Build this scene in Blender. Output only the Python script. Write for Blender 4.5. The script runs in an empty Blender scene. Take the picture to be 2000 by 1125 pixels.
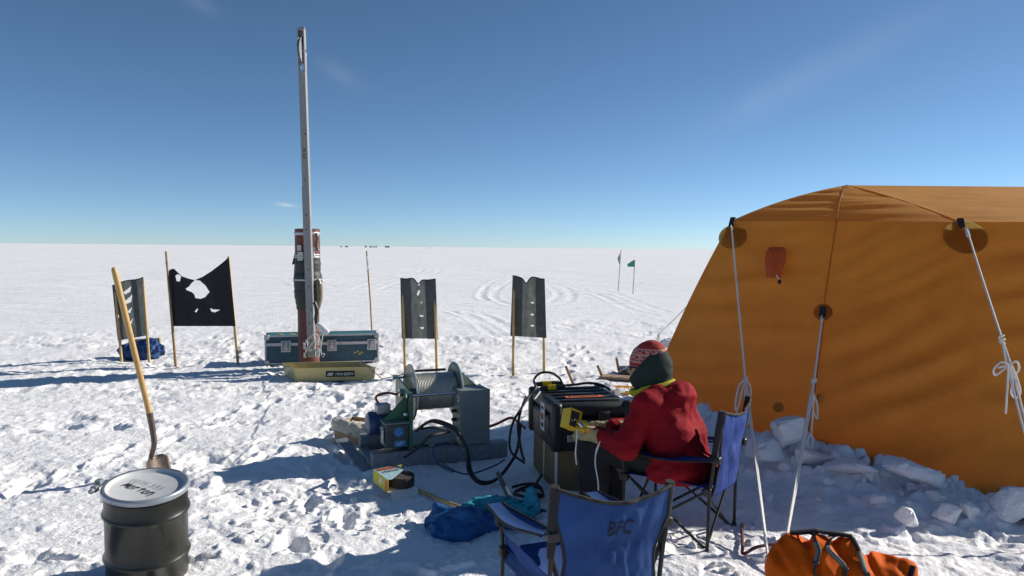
import bpy, bmesh, math, random
import numpy as np
from mathutils import Vector, Matrix
random.seed(7); rng = np.random.default_rng(7)
R = math.radians
sc = bpy.context.scene
col = sc.collection

# ------------------------------------------------------------------ camera
EYE = 1.70
PITCH, ROLL, FPX = R(3.12), R(0.50), 1450.0
cam_d = bpy.data.cameras.new('camera'); cam = bpy.data.objects.new('camera', cam_d); col.objects.link(cam)
cF = np.array([0, math.cos(PITCH), -math.sin(PITCH)]); U0 = np.array([0, math.sin(PITCH), math.cos(PITCH)]); R0 = np.array([1., 0, 0])
cR = math.cos(ROLL)*R0 + math.sin(ROLL)*U0
cU = -math.sin(ROLL)*R0 + math.cos(ROLL)*U0
cam.matrix_world = Matrix([[cR[i], cU[i], -cF[i], (0, 0, EYE)[i]] for i in range(3)] + [[0, 0, 0, 1]])
cam_d.sensor_width = 36; cam_d.lens = 36*FPX/2000; cam_d.clip_start = .05; cam_d.clip_end = 40000
sc.camera = cam

# ------------------------------------------------------------------ light
SUN_AZ, SUN_EL = R(22), R(26)          # azimuth measured from +x (right) towards +y (away)
sdir = np.array([math.cos(SUN_EL)*math.cos(SUN_AZ), math.cos(SUN_EL)*math.sin(SUN_AZ), math.sin(SUN_EL)])
w = bpy.data.worlds.new('World'); sc.world = w; w.use_nodes = True
nt = w.node_tree; nt.nodes.clear()
sky = nt.nodes.new('ShaderNodeTexSky'); sky.sky_type = 'NISHITA'; sky.sun_disc = False
sky.sun_elevation = SUN_EL; sky.sun_rotation = math.pi/2 - SUN_AZ
sky.altitude = 1800; sky.air_density = 0.62; sky.dust_density = 0.3; sky.ozone_density = 4.0
bg = nt.nodes.new('ShaderNodeBackground'); bg.inputs['Strength'].default_value = 0.083
wo = nt.nodes.new('ShaderNodeOutputWorld')
hs = nt.nodes.new('ShaderNodeHueSaturation'); hs.inputs['Saturation'].default_value = 1.0; hs.inputs['Hue'].default_value = .492; nt.links.new(sky.outputs[0], hs.inputs['Color'])
# a faint dissolving vapour trail and a shred of cirrus: white scattered into the sky along a great circle
def skyvec(px, py):
    v = np.array([0, math.cos(PITCH), -math.sin(PITCH)])*FPX+np.array([1., 0, 0])*(px-1000)+np.array([0, math.sin(PITCH), math.cos(PITCH)])*(562.5-py); return v/np.linalg.norm(v)
def vm(op, a, b=None):
    n = nt.nodes.new('ShaderNodeVectorMath'); n.operation = op; nt.links.new(a, n.inputs[0])
    if b is not None: n.inputs[1].default_value = tuple(b)
    return n
def mth(op, a, b):
    n = nt.nodes.new('ShaderNodeMath'); n.operation = op; n.use_clamp = False
    for i, q in enumerate((a, b)):
        if isinstance(q, (int, float)): n.inputs[i].default_value = q
        else: nt.links.new(q, n.inputs[i])
    return n.outputs[0]
wtc = nt.nodes.new('ShaderNodeTexCoord'); dsky = vm('NORMALIZE', wtc.outputs['Generated']).outputs[0]
wns = nt.nodes.new('ShaderNodeTexNoise'); wns.inputs['Scale'].default_value = 14; wns.inputs['Detail'].default_value = 6; nt.links.new(dsky, wns.inputs[0])
cov = None
for (p0, p1, half, wdt, gain) in (((1440, 215), (1740, 60), .13, .020, .12), ((630, 130), (690, 165), .03, .012, .09), ((538, 402), (574, 406), .012, .0022, .8), ((370, 5), (410, 25), .02, .010, .09)):
    a_, b_ = skyvec(*p0), skyvec(*p1); nn = np.cross(a_, b_); nn /= np.linalg.norm(nn); cc_ = (a_+b_)/np.linalg.norm(a_+b_)
    across = mth('DIVIDE', vm('DOT_PRODUCT', dsky, nn).outputs['Value'], wdt); across = mth('MULTIPLY', across, across)
    dv_ = vm('SUBTRACT', dsky, cc_); al = mth('DIVIDE', vm('LENGTH', dv_.outputs[0]).outputs['Value'], half); al = mth('MULTIPLY', al, al)
    g_ = mth('POWER', 2.718, mth('MULTIPLY', mth('ADD', across, al), -1.)); g_ = mth('MULTIPLY', g_, gain)
    cov = g_ if cov is None else mth('ADD', cov, g_)
cov = mth('MULTIPLY', cov, wns.outputs[0])
wmx = nt.nodes.new('ShaderNodeMix'); wmx.data_type = 'RGBA'; nt.links.new(cov, wmx.inputs[0]); nt.links.new(hs.outputs[0], wmx.inputs[6]); wmx.inputs[7].default_value = (8.0, 8.2, 8.4, 1)
nt.links.new(wmx.outputs[2], bg.inputs[0]); nt.links.new(bg.outputs[0], wo.inputs[0])
sun_d = bpy.data.lights.new('sun', 'SUN'); sun = bpy.data.objects.new('sun', sun_d); col.objects.link(sun)
sun_d.energy = 4.6; sun_d.angle = R(0.53); sun_d.color = (1.0, 0.94, 0.85)
sun.rotation_euler = Vector(sdir).to_track_quat('Z', 'Y').to_euler(); sun.location = (12, 6, 9)
sc.view_settings.view_transform = 'Standard'; sc.view_settings.look = 'None'
sc.view_settings.exposure = 0.42; sc.view_settings.gamma = 1.0
sc.view_settings.use_curve_mapping = False
try:
    sc.cycles.use_denoising = True; sc.cycles.max_bounces = 8; sc.cycles.transparent_max_bounces = 8
    sc.cycles.sample_clamp_indirect = 6.0
except Exception: pass

# ------------------------------------------------------------------ helpers
def W(px, py, d):
    """world point seen at photo pixel (px,py) standing at distance d"""
    v = cF*FPX + cR*(px-1000) + cU*(562.5-py)
    return np.array([0, 0, EYE]) + v*(d/v[1])
def G(px, py, z=0.):
    v = cF*FPX + cR*(px-1000) + cU*(562.5-py)
    return np.array([0, 0, EYE]) + v*((z-EYE)/v[2])
def A(*p): return np.array(p, float)
def unit(v): v = np.asarray(v, float); return v/np.linalg.norm(v)
class Fr:
    def __init__(s, o, x=(1, 0, 0), y=None, z=(0, 0, 1)):
        s.o = A(*o); s.x = unit(x); s.z = unit(z)
        if y is None:
            s.y = unit(np.cross(s.z, s.x)); s.z = unit(np.cross(s.x, s.y))
        else: s.y = unit(y)
        s.M = np.stack([s.x, s.y, s.z])
    def __call__(s, p): return s.o + np.asarray(p, float) @ s.M

# numpy noise ---------------------------------------------------------------
_perm = rng.permutation(256); _perm = np.concatenate([_perm, _perm, _perm])
_grad = unit(np.array([[1,1,0],[-1,1,0],[1,-1,0],[-1,-1,0],[1,0,1],[-1,0,1],[1,0,-1],[-1,0,-1],[0,1,1],[0,-1,1],[0,1,-1],[0,-1,-1],[1,1,1],[-1,-1,1],[1,-1,-1],[-1,1,-1]])*1.)*4
def noise3(x, y, z):
    x, y, z = np.broadcast_arrays(x, y, z)
    xi, yi, zi = np.floor(x).astype(int), np.floor(y).astype(int), np.floor(z).astype(int)
    xf, yf, zf = x-xi, y-yi, z-zi
    xi &= 255; yi &= 255; zi &= 255
    u, v, w_ = (t*t*t*(t*(t*6-15)+10) for t in (xf, yf, zf))
    def g(dx, dy, dz):
        h = _perm[_perm[_perm[xi+dx]+yi+dy]+zi+dz] & 15
        gr = _grad[h]
        return gr[..., 0]*(xf-dx)+gr[..., 1]*(yf-dy)+gr[..., 2]*(zf-dz)
    l = lambda a, b, t: a+t*(b-a)
    return l(l(l(g(0,0,0), g(1,0,0), u), l(g(0,1,0), g(1,1,0), u), v), l(l(g(0,0,1), g(1,0,1), u), l(g(0,1,1), g(1,1,1), u), v), w_)
_ang = rng.random(256)*2*np.pi; _gx, _gy = np.cos(_ang)*1.5, np.sin(_ang)*1.5
def noise2(x, y):
    xi, yi = np.floor(x).astype(int), np.floor(y).astype(int)
    xf, yf = x-xi, y-yi
    xi = xi & 255; yi = yi & 255
    u, v = (t*t*t*(t*(t*6-15)+10) for t in (xf, yf))
    def g(dx, dy):
        h = _perm[_perm[xi+dx]+yi+dy]
        return _gx[h]*(xf-dx)+_gy[h]*(yf-dy)
    a = g(0,0); a = a+u*(g(1,0)-a); b = g(0,1); b = b+u*(g(1,1)-b)
    return a+v*(b-a)
_r1, _r2, _r3, _r4 = rng.random((4, 256))
def clods(x, y, cell, rmin, rmax, dens, seed=0, stretch=1.):
    """scattered domes: max over jittered cells of a steep-sided dome"""
    x = x/cell+seed*17.3; y = y/cell/stretch+seed*5.1
    xi, yi = np.floor(x).astype(int), np.floor(y).astype(int)
    out = np.zeros_like(x)
    for dx in (-1, 0, 1):
        for dy in (-1, 0, 1):
            cx, cy = xi+dx, yi+dy
            h = _perm[_perm[cx & 255]+(cy & 255)]
            r = rmin+(rmax-rmin)*_r3[h]
            ex, ey = x-cx-_r1[h], y-cy-_r2[h]
            ca, sa = np.cos(6.28*_r4[h]*7), np.sin(6.28*_r4[h]*7)
            ax_, ay_ = np.abs(ca*ex+sa*ey), np.abs(ca*ey-sa*ex)*(1+.8*_r1[h])
            d2 = (.6*np.hypot(ax_, ay_)+.4*np.maximum(ax_, ay_))**2/(r*r)     # blocky, not round
            out = np.maximum(out, np.where(_r4[h] < dens, np.minimum(np.sqrt(np.clip(1-d2, 0, None)), .55+.3*_r2[h]+.25*ca*ex/r)*r, 0))
    return out*cell
def sstep(a, b, x): t = np.clip((x-a)/(b-a), 0, 1); return t*t*(3-2*t)

# surface nets ---------------------------------------------------------------
def surface_nets(fn, lo, hi, h):
    lo, hi = A(*lo), A(*hi)
    n = np.ceil((hi-lo)/h).astype(int)+1
    ax = [lo[i]+h*np.arange(n[i]) for i in range(3)]
    X, Y, Z = np.meshgrid(*ax, indexing='ij')
    v = fn(X, Y, Z); ins = v < 0
    c = n-1
    s = np.zeros(tuple(c)+(3,)); cnt = np.zeros(tuple(c))
    sl = lambda o: tuple(slice(o[k], o[k]+c[k]) for k in range(3))
    cor = [(i, j, k) for i in (0, 1) for j in (0, 1) for k in (0, 1)]
    for a in cor:
        for k in range(3):
            if a[k] == 0:
                b = list(a); b[k] = 1; b = tuple(b)
                va, vb = v[sl(a)], v[sl(b)]
                m = (va < 0) != (vb < 0)
                t = np.where(m, va/np.where(m, va-vb, 1), 0)
                for q in range(3):
                    s[..., q] += np.where(m, a[q]+(t if q == k else 0), 0)
                cnt += m
    act = cnt > 0
    idx = -np.ones(tuple(c), int); idx[act] = np.arange(act.sum())
    ii = np.argwhere(act)
    V = lo+h*(ii+s[act]/cnt[act][:, None])
    F = []
    for k in range(3):
        o = [0, 0, 0]; o[k] = 1
        a = ins[tuple(slice(0, n[q]-(1 if q == k else 0)) for q in range(3))]
        b = ins[tuple(slice(o[q], n[q]) for q in range(3))]
        e = np.argwhere(a != b)
        p, q_ = (k+1) % 3, (k+2) % 3
        ok = (e[:, p] > 0) & (e[:, q_] > 0) & (e[:, p] < c[p]) & (e[:, q_] < c[q_])
        e = e[ok]
        def cell(dp, dq):
            t = e.copy(); t[:, p] -= dp; t[:, q_] -= dq; return idx[t[:, 0], t[:, 1], t[:, 2]]
        quad = np.stack([cell(1, 1), cell(0, 1), cell(0, 0), cell(1, 0)], 1)
        flip = ~a[e[:, 0], e[:, 1], e[:, 2]]
        quad[flip] = quad[flip][:, ::-1]
        F.append(quad)
    return V, np.concatenate(F)
def cap(P, a, b, ra, rb):
    ab = A(*b)-A(*a); L = ab @ ab
    t = np.clip(((P[0]-a[0])*ab[0]+(P[1]-a[1])*ab[1]+(P[2]-a[2])*ab[2])/L, 0, 1)
    return np.sqrt((P[0]-a[0]-t*ab[0])**2+(P[1]-a[1]-t*ab[1])**2+(P[2]-a[2]-t*ab[2])**2)-(ra+(rb-ra)*t)
def ell(P, c, r):
    k0 = np.sqrt(((P[0]-c[0])/r[0])**2+((P[1]-c[1])/r[1])**2+((P[2]-c[2])/r[2])**2)+1e-6
    return (k0-1)*min(r)
def smin(a, b, k):
    t = np.clip(.5+.5*(b-a)/k, 0, 1); return b*(1-t)+a*t-k*t*(1-t)

# mesh building ----------------------------------------------------------------
class MB:
    def __init__(s, F=None): s.v = []; s.f = []; s.F = F; s.n = 0
    def add(s, v, f):
        v = np.asarray(v, float)
        if s.F is not None: v = s.F(v)
        s.v.append(v); s.f += [tuple(int(i)+s.n for i in q) for q in f]; s.n += len(v); return s
    def box(s, c, size, x=(1, 0, 0), y=None, z=(0, 0, 1), taper=1.):
        fr = Fr(c, x, y, z); h = A(*size)/2
        v = [fr((sx*h[0]*(taper if sz > 0 else 1), sy*h[1]*(taper if sz > 0 else 1), sz*h[2])) for sz in (-1, 1) for sy in (-1, 1) for sx in (-1, 1)]
        return s.add(v, [(0,2,3,1), (4,5,7,6), (0,1,5,4), (2,6,7,3), (0,4,6,2), (1,3,7,5)])
    def tube(s, pts, r, n=8, caps=True, flat=1.):
        pts = np.asarray(pts, float); m = len(pts)
        r = np.full(m, r) if np.isscalar(r) else np.asarray(r, float)
        T = np.gradient(pts, axis=0); T /= np.linalg.norm(T, axis=1)[:, None]+1e-12
        up = A(0, 0, 1) if abs(T[0][2]) < .9 else A(1, 0, 0)
        N = unit(np.cross(T[0], up)); rings = []
        for i in range(m):
            N = unit(N-T[i]*(N @ T[i])); B = np.cross(T[i], N)
            a = np.arange(n)*2*np.pi/n
            rings.append(pts[i]+r[i]*(np.cos(a)[:, None]*N+flat*np.sin(a)[:, None]*B))
        f = [(i*n+j, i*n+(j+1) % n, (i+1)*n+(j+1) % n, (i+1)*n+j) for i in range(m-1) for j in range(n)]
        if caps: f += [tuple(range(n))[::-1], tuple((m-1)*n+j for j in range(n))]
        return s.add(np.concatenate(rings), f)
    def lathe(s, prof, n=32, o=(0, 0, 0), z=(0, 0, 1), caps=True):
        z = unit(z); x = unit(np.cross(z, A(0, 0, 1) if abs(z[2]) < .9 else A(1, 0, 0))); y = np.cross(z, x)
        a = np.arange(n)*2*np.pi/n; V = []
        for (r, h) in prof: V.append(A(*o)+h*z+r*(np.cos(a)[:, None]*x+np.sin(a)[:, None]*y))
        m = len(prof)
        f = [(i*n+j, i*n+(j+1) % n, (i+1)*n+(j+1) % n, (i+1)*n+j) for i in range(m-1) for j in range(n)]
        if caps: f += [tuple(range(n))[::-1], tuple((m-1)*n+j for j in range(n))]
        return s.add(np.concatenate(V), f)
    def prism(s, poly, ext):
        p = np.asarray(poly, float); n = len(p); e = A(*ext)
        return s.add(np.concatenate([p, p+e]), [tuple(range(n))[::-1], tuple(range(n, 2*n))]+[(i, (i+1) % n, n+(i+1) % n, n+i) for i in range(n)])
    def grid(s, P, closeu=False):
        m, n = P.shape[:2]
        f = [(i*n+j, i*n+(j+1) % n, (i+1)*n+(j+1) % n, (i+1)*n+j) for i in range(m-1) for j in range(n if closeu else n-1)]
        return s.add(P.reshape(-1, 3), f)
    def build(s, name, mat, parent=None, smooth=40, bevel=0, solid=0, sub=0, off=0.):
        V = np.concatenate(s.v)
        base = np.array(parent_base(parent)) if parent is not None else np.zeros(3)
        me = bpy.data.meshes.new(name)
        me.from_pydata((V-base).tolist(), [], s.f); me.update()
        return finish(name, me, mat, parent, smooth, bevel, solid, sub, off)
def parent_base(p):
    b = np.zeros(3)
    while p is not None: b = b+np.array(p.location); p = p.parent
    return b
def finish(name, me, mat, parent=None, smooth=40, bevel=0, solid=0, sub=0, off=0.):
    bm = bmesh.new(); bm.from_mesh(me); bmesh.ops.recalc_face_normals(bm, faces=bm.faces[:]); bm.to_mesh(me); bm.free()
    if smooth:
        me.shade_smooth(); me.set_sharp_from_angle(angle=R(smooth))
    o = bpy.data.objects.new(name, me); col.objects.link(o); me.materials.append(mat)
    if parent is not None: o.parent = parent
    if solid: m = o.modifiers.new('solid', 'SOLIDIFY'); m.thickness = solid; m.offset = off
    if bevel: m = o.modifiers.new('bevel', 'BEVEL'); m.width = bevel; m.segments = 2; m.limit_method = 'ANGLE'
    if sub: m = o.modifiers.new('sub', 'SUBSURF'); m.levels = m.render_levels = sub
    return o
def raw(name, V, F, mat, parent=None, smooth=0):
    base = parent_base(parent) if parent is not None else np.zeros(3)
    me = bpy.data.meshes.new(name)
    V = np.ascontiguousarray(V-base, np.float32); F = np.ascontiguousarray(F, np.int32)
    me.vertices.add(len(V)); me.vertices.foreach_set('co', V.ravel())
    me.loops.add(F.size); me.loops.foreach_set('vertex_index', F.ravel())
    me.polygons.add(len(F)); me.polygons.foreach_set('loop_start', np.arange(0, F.size, F.shape[1], dtype=np.int32))
    me.update(calc_edges=True); me.validate()
    me.shade_smooth()
    o = bpy.data.objects.new(name, me); col.objects.link(o); me.materials.append(mat)
    if parent is not None: o.parent = parent
    return o
def sdf(name, fn, lo, hi, h, mat, parent=None, fr=None):
    V, F = surface_nets(lambda X, Y, Z: fn((X, Y, Z)), lo, hi, h)
    if fr is not None: V = fr(V)
    return raw(name, V, F, mat, parent)
def tag(o, label, cat, group=None, kind=None):
    if label: o['label'] = label
    if cat: o['category'] = cat
    if group: o['group'] = group
    if kind: o['kind'] = kind
    return o
def thing(name, label, cat, loc, group=None):
    e = bpy.data.objects.new(name, None); col.objects.link(e); e.empty_display_size = .1
    e.location = [float(q) for q in loc]
    return tag(e, label, cat, group)
def spline(pts, n=8):
    """Catmull-Rom through pts"""
    p = np.asarray(pts, float); p = np.concatenate([[2*p[0]-p[1]], p, [2*p[-1]-p[-2]]]); out = []
    for i in range(1, len(p)-2):
        for t in np.arange(n)/n:
            out.append(.5*(2*p[i]+(p[i+1]-p[i-1])*t+(2*p[i-1]-5*p[i]+4*p[i+1]-p[i+2])*t*t+(3*p[i]-p[i-1]-3*p[i+1]+p[i+2])*t**3))
    out.append(p[-2]); return np.array(out)
def text(name, s, size, o, x, y, mat, parent, shear=0., sx=1.):
    cu = bpy.data.curves.new(name, 'FONT'); cu.body = s; cu.size = size; cu.extrude = .0006; cu.shear = shear
    cu.align_x = 'CENTER'; cu.align_y = 'CENTER'; cu.resolution_u = 3
    ob = bpy.data.objects.new(name+'_tmp', cu); me = bpy.data.meshes.new_from_object(ob)
    bpy.data.objects.remove(ob); bpy.data.curves.remove(cu)
    V = np.zeros(len(me.vertices)*3); me.vertices.foreach_get('co', V); V = V.reshape(-1, 3); V[:, 0] *= sx
    x = unit(x); z = unit(np.cross(x, y)); y = np.cross(z, x)
    V = A(*o)+V[:, :1]*x+V[:, 1:2]*y+V[:, 2:3]*z-parent_base(parent)
    me.vertices.foreach_set('co', V.ravel()); me.update(); me.name = name
    t = bpy.data.objects.new(name, me); col.objects.link(t); me.materials.append(mat); t.parent = parent
    return t

# materials ------------------------------------------------------------------
def mat(name, c, rough=.6, metal=0., var=.18, scale=9., bump=0., bscale=150., transl=0., coat=0., spec=.4, tcol=None, bdist=.004, streak=None):
    m = bpy.data.materials.new(name); m.use_nodes = True; t = m.node_tree; n = t.nodes; L = t.links
    b = n['Principled BSDF']; out = n['Material Output']
    b.inputs['Roughness'].default_value = rough; b.inputs['Metallic'].default_value = metal
    b.inputs['Coat Weight'].default_value = coat; b.inputs['Specular IOR Level'].default_value = spec
    tc = n.new('ShaderNodeTexCoord'); mp = n.new('ShaderNodeMapping')
    if streak: mp.inputs['Scale'].default_value = streak
    L.new(tc.outputs['Object'], mp.inputs[0])
    ns = n.new('ShaderNodeTexNoise'); ns.inputs['Scale'].default_value = scale; ns.inputs['Detail'].default_value = 6; ns.inputs['Roughness'].default_value = .65
    L.new(mp.outputs[0], ns.inputs[0])
    mr = n.new('ShaderNodeMapRange'); mr.inputs[1].default_value = .3; mr.inputs[2].default_value = .7
    mr.inputs[3].default_value = 1-var; mr.inputs[4].default_value = 1+var*.6; L.new(ns.outputs[0], mr.inputs[0])
    mx = n.new('ShaderNodeMix'); mx.data_type = 'RGBA'; mx.blend_type = 'MULTIPLY'; mx.inputs[0].default_value = 1
    mx.inputs[6].default_value = (*c, 1); L.new(mr.outputs[0], mx.inputs[7]); L.new(mx.outputs[2], b.inputs['Base Color'])
    mr2 = n.new('ShaderNodeMapRange'); mr2.inputs[3].default_value = rough*.85; mr2.inputs[4].default_value = min(1, rough*1.2)
    L.new(ns.outputs[0], mr2.inputs[0]); L.new(mr2.outputs[0], b.inputs['Roughness'])
    if bump:
        nb = n.new('ShaderNodeTexNoise'); nb.inputs['Scale'].default_value = bscale; nb.inputs['Detail'].default_value = 4; L.new(mp.outputs[0], nb.inputs[0])
        bp = n.new('ShaderNodeBump'); bp.inputs['Strength'].default_value = bump; bp.inputs['Distance'].default_value = bdist
        L.new(nb.outputs[0], bp.inputs['Height']); L.new(bp.outputs[0], b.inputs['Normal'])
    if transl:
        tr = n.new('ShaderNodeBsdfTranslucent'); ms = n.new('ShaderNodeMixShader'); ms.inputs[0].default_value = transl
        if tcol: 
            m2 = n.new('ShaderNodeMix'); m2.data_type = 'RGBA'; m2.blend_type = 'MULTIPLY'; m2.inputs[0].default_value = 1
            m2.inputs[6].default_value = (*tcol, 1); L.new(mr.outputs[0], m2.inputs[7]); L.new(m2.outputs[2], tr.inputs[0])
        else: L.new(mx.outputs[2], tr.inputs[0])
        L.new(b.outputs[0], ms.inputs[1]); L.new(tr.outputs[0], ms.inputs[2]); L.new(ms.outputs[0], out.inputs[0])
    return m
M = {}
M['snow'] = mat('snow', (.90, .89, .885), .55, var=.035, scale=2.5, spec=.25)
def snow_bump(m, far=True):
    t = m.node_tree; n = t.nodes; L = t.links; b = n['Principled BSDF']
    tc = n.new('ShaderNodeTexCoord'); prev = None
    for sc_, st, dist in ((9., .45, .035), (38., .55, .015), (160., .35, .005)):
        nb = n.new('ShaderNodeTexNoise'); nb.inputs['Scale'].default_value = sc_; nb.inputs['Detail'].default_value = 5; nb.inputs['Roughness'].default_value = .62
        L.new(tc.outputs['Object'], nb.inputs[0])
        bp = n.new('ShaderNodeBump'); bp.inputs['Strength'].default_value = st; bp.inputs['Distance'].default_value = dist
        L.new(nb.outputs[0], bp.inputs['Height'])
        if prev: L.new(prev.outputs[0], bp.inputs['Normal'])
        prev = bp
    L.new(prev.outputs[0], b.inputs['Normal'])
snow_bump(M['snow'])
M['tent'] = mat('tent_fabric', (.58, .32, .05), .62, var=.10, scale=3, bump=.25, bscale=420, transl=.42, tcol=(.82, .365, .003), bdist=.002)
M['tent_patch'] = mat('tent_patch', (.22, .13, .03), .7, var=.1, scale=30, bump=.2, transl=.8, tcol=(.80, .72, .42))
M['tent_seam'] = mat('tent_seam', (.34, .18, .03), .75, var=.15, scale=60, transl=.5, tcol=(.7, .4, .1))
M['vent'] = mat('vent_nylon', (.62, .13, .03), .55, var=.15, scale=40, bump=.4, bscale=60, transl=.4, bdist=.01)
M['rope'] = mat('rope', (.78, .76, .70), .8, var=.2, scale=160, bump=.6, bscale=320, bdist=.003)
M['blk'] = mat('black_plastic', (.022, .023, .022), .42, var=.3, scale=18, bump=.15, bscale=260)
M['blk_web'] = mat('black_webbing', (.018, .018, .02), .8, var=.3, scale=60, bump=.4, bscale=300)
M['rubber'] = mat('black_rubber', (.016, .016, .017), .5, var=.3, scale=30)
M['flag'] = mat('black_flag_cloth', (.020, .023, .026), .85, var=.3, scale=14, bump=.3, bscale=300, transl=.06)
M['flag_grey'] = mat('grey_flag_cloth', (.20, .215, .19), .85, var=.28, scale=12, bump=.3, bscale=300, transl=.16)
M['flag_dark'] = mat('dark_flag_hem', (.085, .095, .095), .85, var=.25, scale=14, bump=.3, bscale=300, transl=.04)
M['bamboo'] = mat('bamboo', (.50, .34, .13), .5, var=.3, scale=8, streak=(6, 6, 1), bump=.1)
M['bamboo_dk'] = mat('weathered_bamboo', (.33, .20, .10), .65, var=.35, scale=10, streak=(6, 6, 1))
M['wood'] = mat('ash_wood', (.54, .33, .11), .42, var=.28, scale=14, streak=(9, 9, .8), bump=.1, coat=.2)
M['lath'] = mat('lath_wood', (.38, .26, .16), .75, var=.3, scale=14, streak=(8, 8, .7))
M['steel_br'] = mat('brown_steel', (.13, .10, .085), .42, metal=.6, var=.35, scale=25, bump=.1)
M['steel'] = mat('galvanised_steel', (.27, .29, .31), .5, metal=.3, var=.3, scale=22, bump=.06)
M['chrome'] = mat('bright_steel', (.55, .56, .57), .22, metal=1., var=.15, scale=40)
M['alu'] = mat('aluminium', (.27, .275, .275), .5, metal=.2, var=.22, scale=16, streak=(5, 5, .7), bump=.08)
M['alu_edge'] = mat('case_edging', (.46, .47, .48), .4, metal=.6, var=.25, scale=30)
M['tube_red'] = mat('red_brown_tube', (.125, .032, .025), .5, var=.25, scale=9, streak=(5, 5, .8))
M['sleeve'] = mat('dark_sleeve', (.03, .035, .03), .55, var=.35, scale=14, bump=.5, bscale=20, bdist=.01)
M['foil'] = mat('brown_packing_tape', (.16, .125, .08), .28, var=.4, scale=20, bump=.6, bscale=24, bdist=.01, coat=.4)
M['tape'] = mat('silver_tape', (.42, .43, .43), .35, metal=.4, var=.25, scale=25, bump=.3, bscale=60)
M['white'] = mat('white_label', (.75, .74, .71), .6, var=.12, scale=40)
M['white_pl'] = mat('white_plastic', (.70, .72, .74), .45, var=.1, scale=30, transl=.2)
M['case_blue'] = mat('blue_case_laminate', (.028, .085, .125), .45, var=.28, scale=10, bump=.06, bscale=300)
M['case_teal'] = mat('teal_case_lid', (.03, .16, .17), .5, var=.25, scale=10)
M['yellow_mark'] = mat('yellow_marking', (.5, .42, .08), .7, var=.4, scale=60)
M['berm'] = mat('tan_vinyl', (.55, .46, .20), .45, var=.16, scale=9, bump=.2, bscale=14, bdist=.01, coat=.15)
M['berm_in'] = mat('berm_liner', (.22, .18, .10), .5, var=.2, scale=9, bump=.3, bscale=14, bdist=.01)
M['black_print'] = mat('black_print', (.015, .015, .016), .6, var=.1)
M['green'] = mat('green_paint', (.05, .16, .085), .42, var=.22, scale=14, bump=.05, coat=.15)
M['green_dk'] = mat('dark_green_drum', (.11, .15, .13), .36, var=.25, scale=12, coat=.2)
M['grey_encl'] = mat('grey_enclosure', (.20, .235, .225), .5, var=.14, scale=8, bump=.08, bscale=300)
M['gear'] = mat('gearbox_paint', (.08, .095, .095), .5, var=.25, scale=14, bump=.15)
M['motor'] = mat('blue_motor', (.03, .065, .16), .38, var=.25, scale=14, coat=.2)
M['cable_wound'] = mat('wound_wire', (.50, .50, .46), .45, metal=.5, var=.3, scale=40)
M['lblue'] = mat('light_blue_label', (.08, .30, .58), .5, var=.2, scale=60)
M['tan_label'] = mat('tan_label', (.42, .36, .17), .6, var=.2, scale=60)
M['card'] = mat('cardboard', (.235, .15, .075), .85, var=.14, scale=8, bump=.1)
M['card_lt'] = mat('light_cardboard', (.42, .29, .16), .85, var=.14, scale=8)
M['paper'] = mat('crumpled_paper', (.66, .62, .52), .7, var=.14, scale=18, bump=.7, bscale=16, bdist=.02, transl=.2)
M['yellow'] = mat('yellow_plastic', (.68, .44, .012), .38, var=.12, scale=20, coat=.1)
M['carton_y'] = mat('yellow_carton', (.58, .52, .04), .6, var=.15, scale=40)
M['carton_r'] = mat('orange_brown_print', (.30, .08, .03), .6, var=.5, scale=70)
M['carton_b'] = mat('pale_blue_print', (.33, .52, .55), .6, var=.4, scale=80)
M['grit'] = mat('dark_grit_roll', (.055, .040, .038), .85, var=.3, scale=50, bump=.4)
M['orange_st'] = mat('orange_sticker', (.62, .13, .03), .6, var=.15, scale=40)
M['red_print'] = mat('red_print', (.5, .03, .03), .6, var=.1)
M['hose_red'] = mat('red_hose', (.42, .07, .03), .5, var=.2, scale=30)
M['hose_dk'] = mat('dark_red_cable', (.085, .022, .02), .5, var=.2, scale=30)
M['blue_cable'] = mat('blue_cable', (.03, .045, .16), .5, var=.2, scale=30)
M['jacket'] = mat('red_parka', (.27, .009, .015), .8, var=.14, scale=7, bump=.5, bscale=26, bdist=.012, spec=.12)
M['trouser'] = mat('black_trousers', (.012, .012, .013), .75, var=.3, scale=10, bump=.5, bscale=24, bdist=.012)
M['fleece'] = mat('dark_green_fleece', (.016, .030, .024), .9, var=.2, scale=14, bump=.5, bscale=240)
M['fleece_y'] = mat('yellow_fleece', (.42, .37, .015), .9, var=.15, scale=20, bump=.5, bscale=200)
M['skin'] = mat('skin', (.42, .22, .15), .55, var=.08, scale=20)
M['glove'] = mat('leather_glove', (.40, .33, .17), .7, var=.25, scale=22, bump=.6, bscale=60, bdist=.006)
M['lens'] = mat('dark_lens', (.01, .01, .012), .1, var=.1, spec=.6)
M['chair'] = mat('blue_nylon', (.020, .075, .25), .75, var=.2, scale=6, bump=.35, bscale=420, transl=.28, tcol=(.025, .12, .42), bdist=.002)
M['chair2'] = mat('deep_blue_nylon', (.030, .075, .32), .62, var=.16, scale=6, bump=.35, bscale=420, transl=.25, tcol=(.05, .12, .50), bdist=.002)
M['chair_tube'] = mat('black_steel_tube', (.02, .02, .018), .4, metal=.2, var=.3, scale=20)
M['print'] = mat('dark_stencil', (.008, .012, .035), .8, var=.4, scale=60)
M['teal'] = mat('teal_fleece', (.04, .34, .45), .8, var=.25, scale=14, bump=.6, bscale=30, bdist=.01, transl=.15)
M['tarp'] = mat('blue_tarp', (.015, .11, .30), .6, var=.3, scale=10, bump=.5, bscale=20, bdist=.01, transl=.1)
M['blue_bag'] = mat('blue_ripstop', (.010, .05, .17), .6, var=.4, scale=16, bump=.6, bscale=30, bdist=.01)
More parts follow.
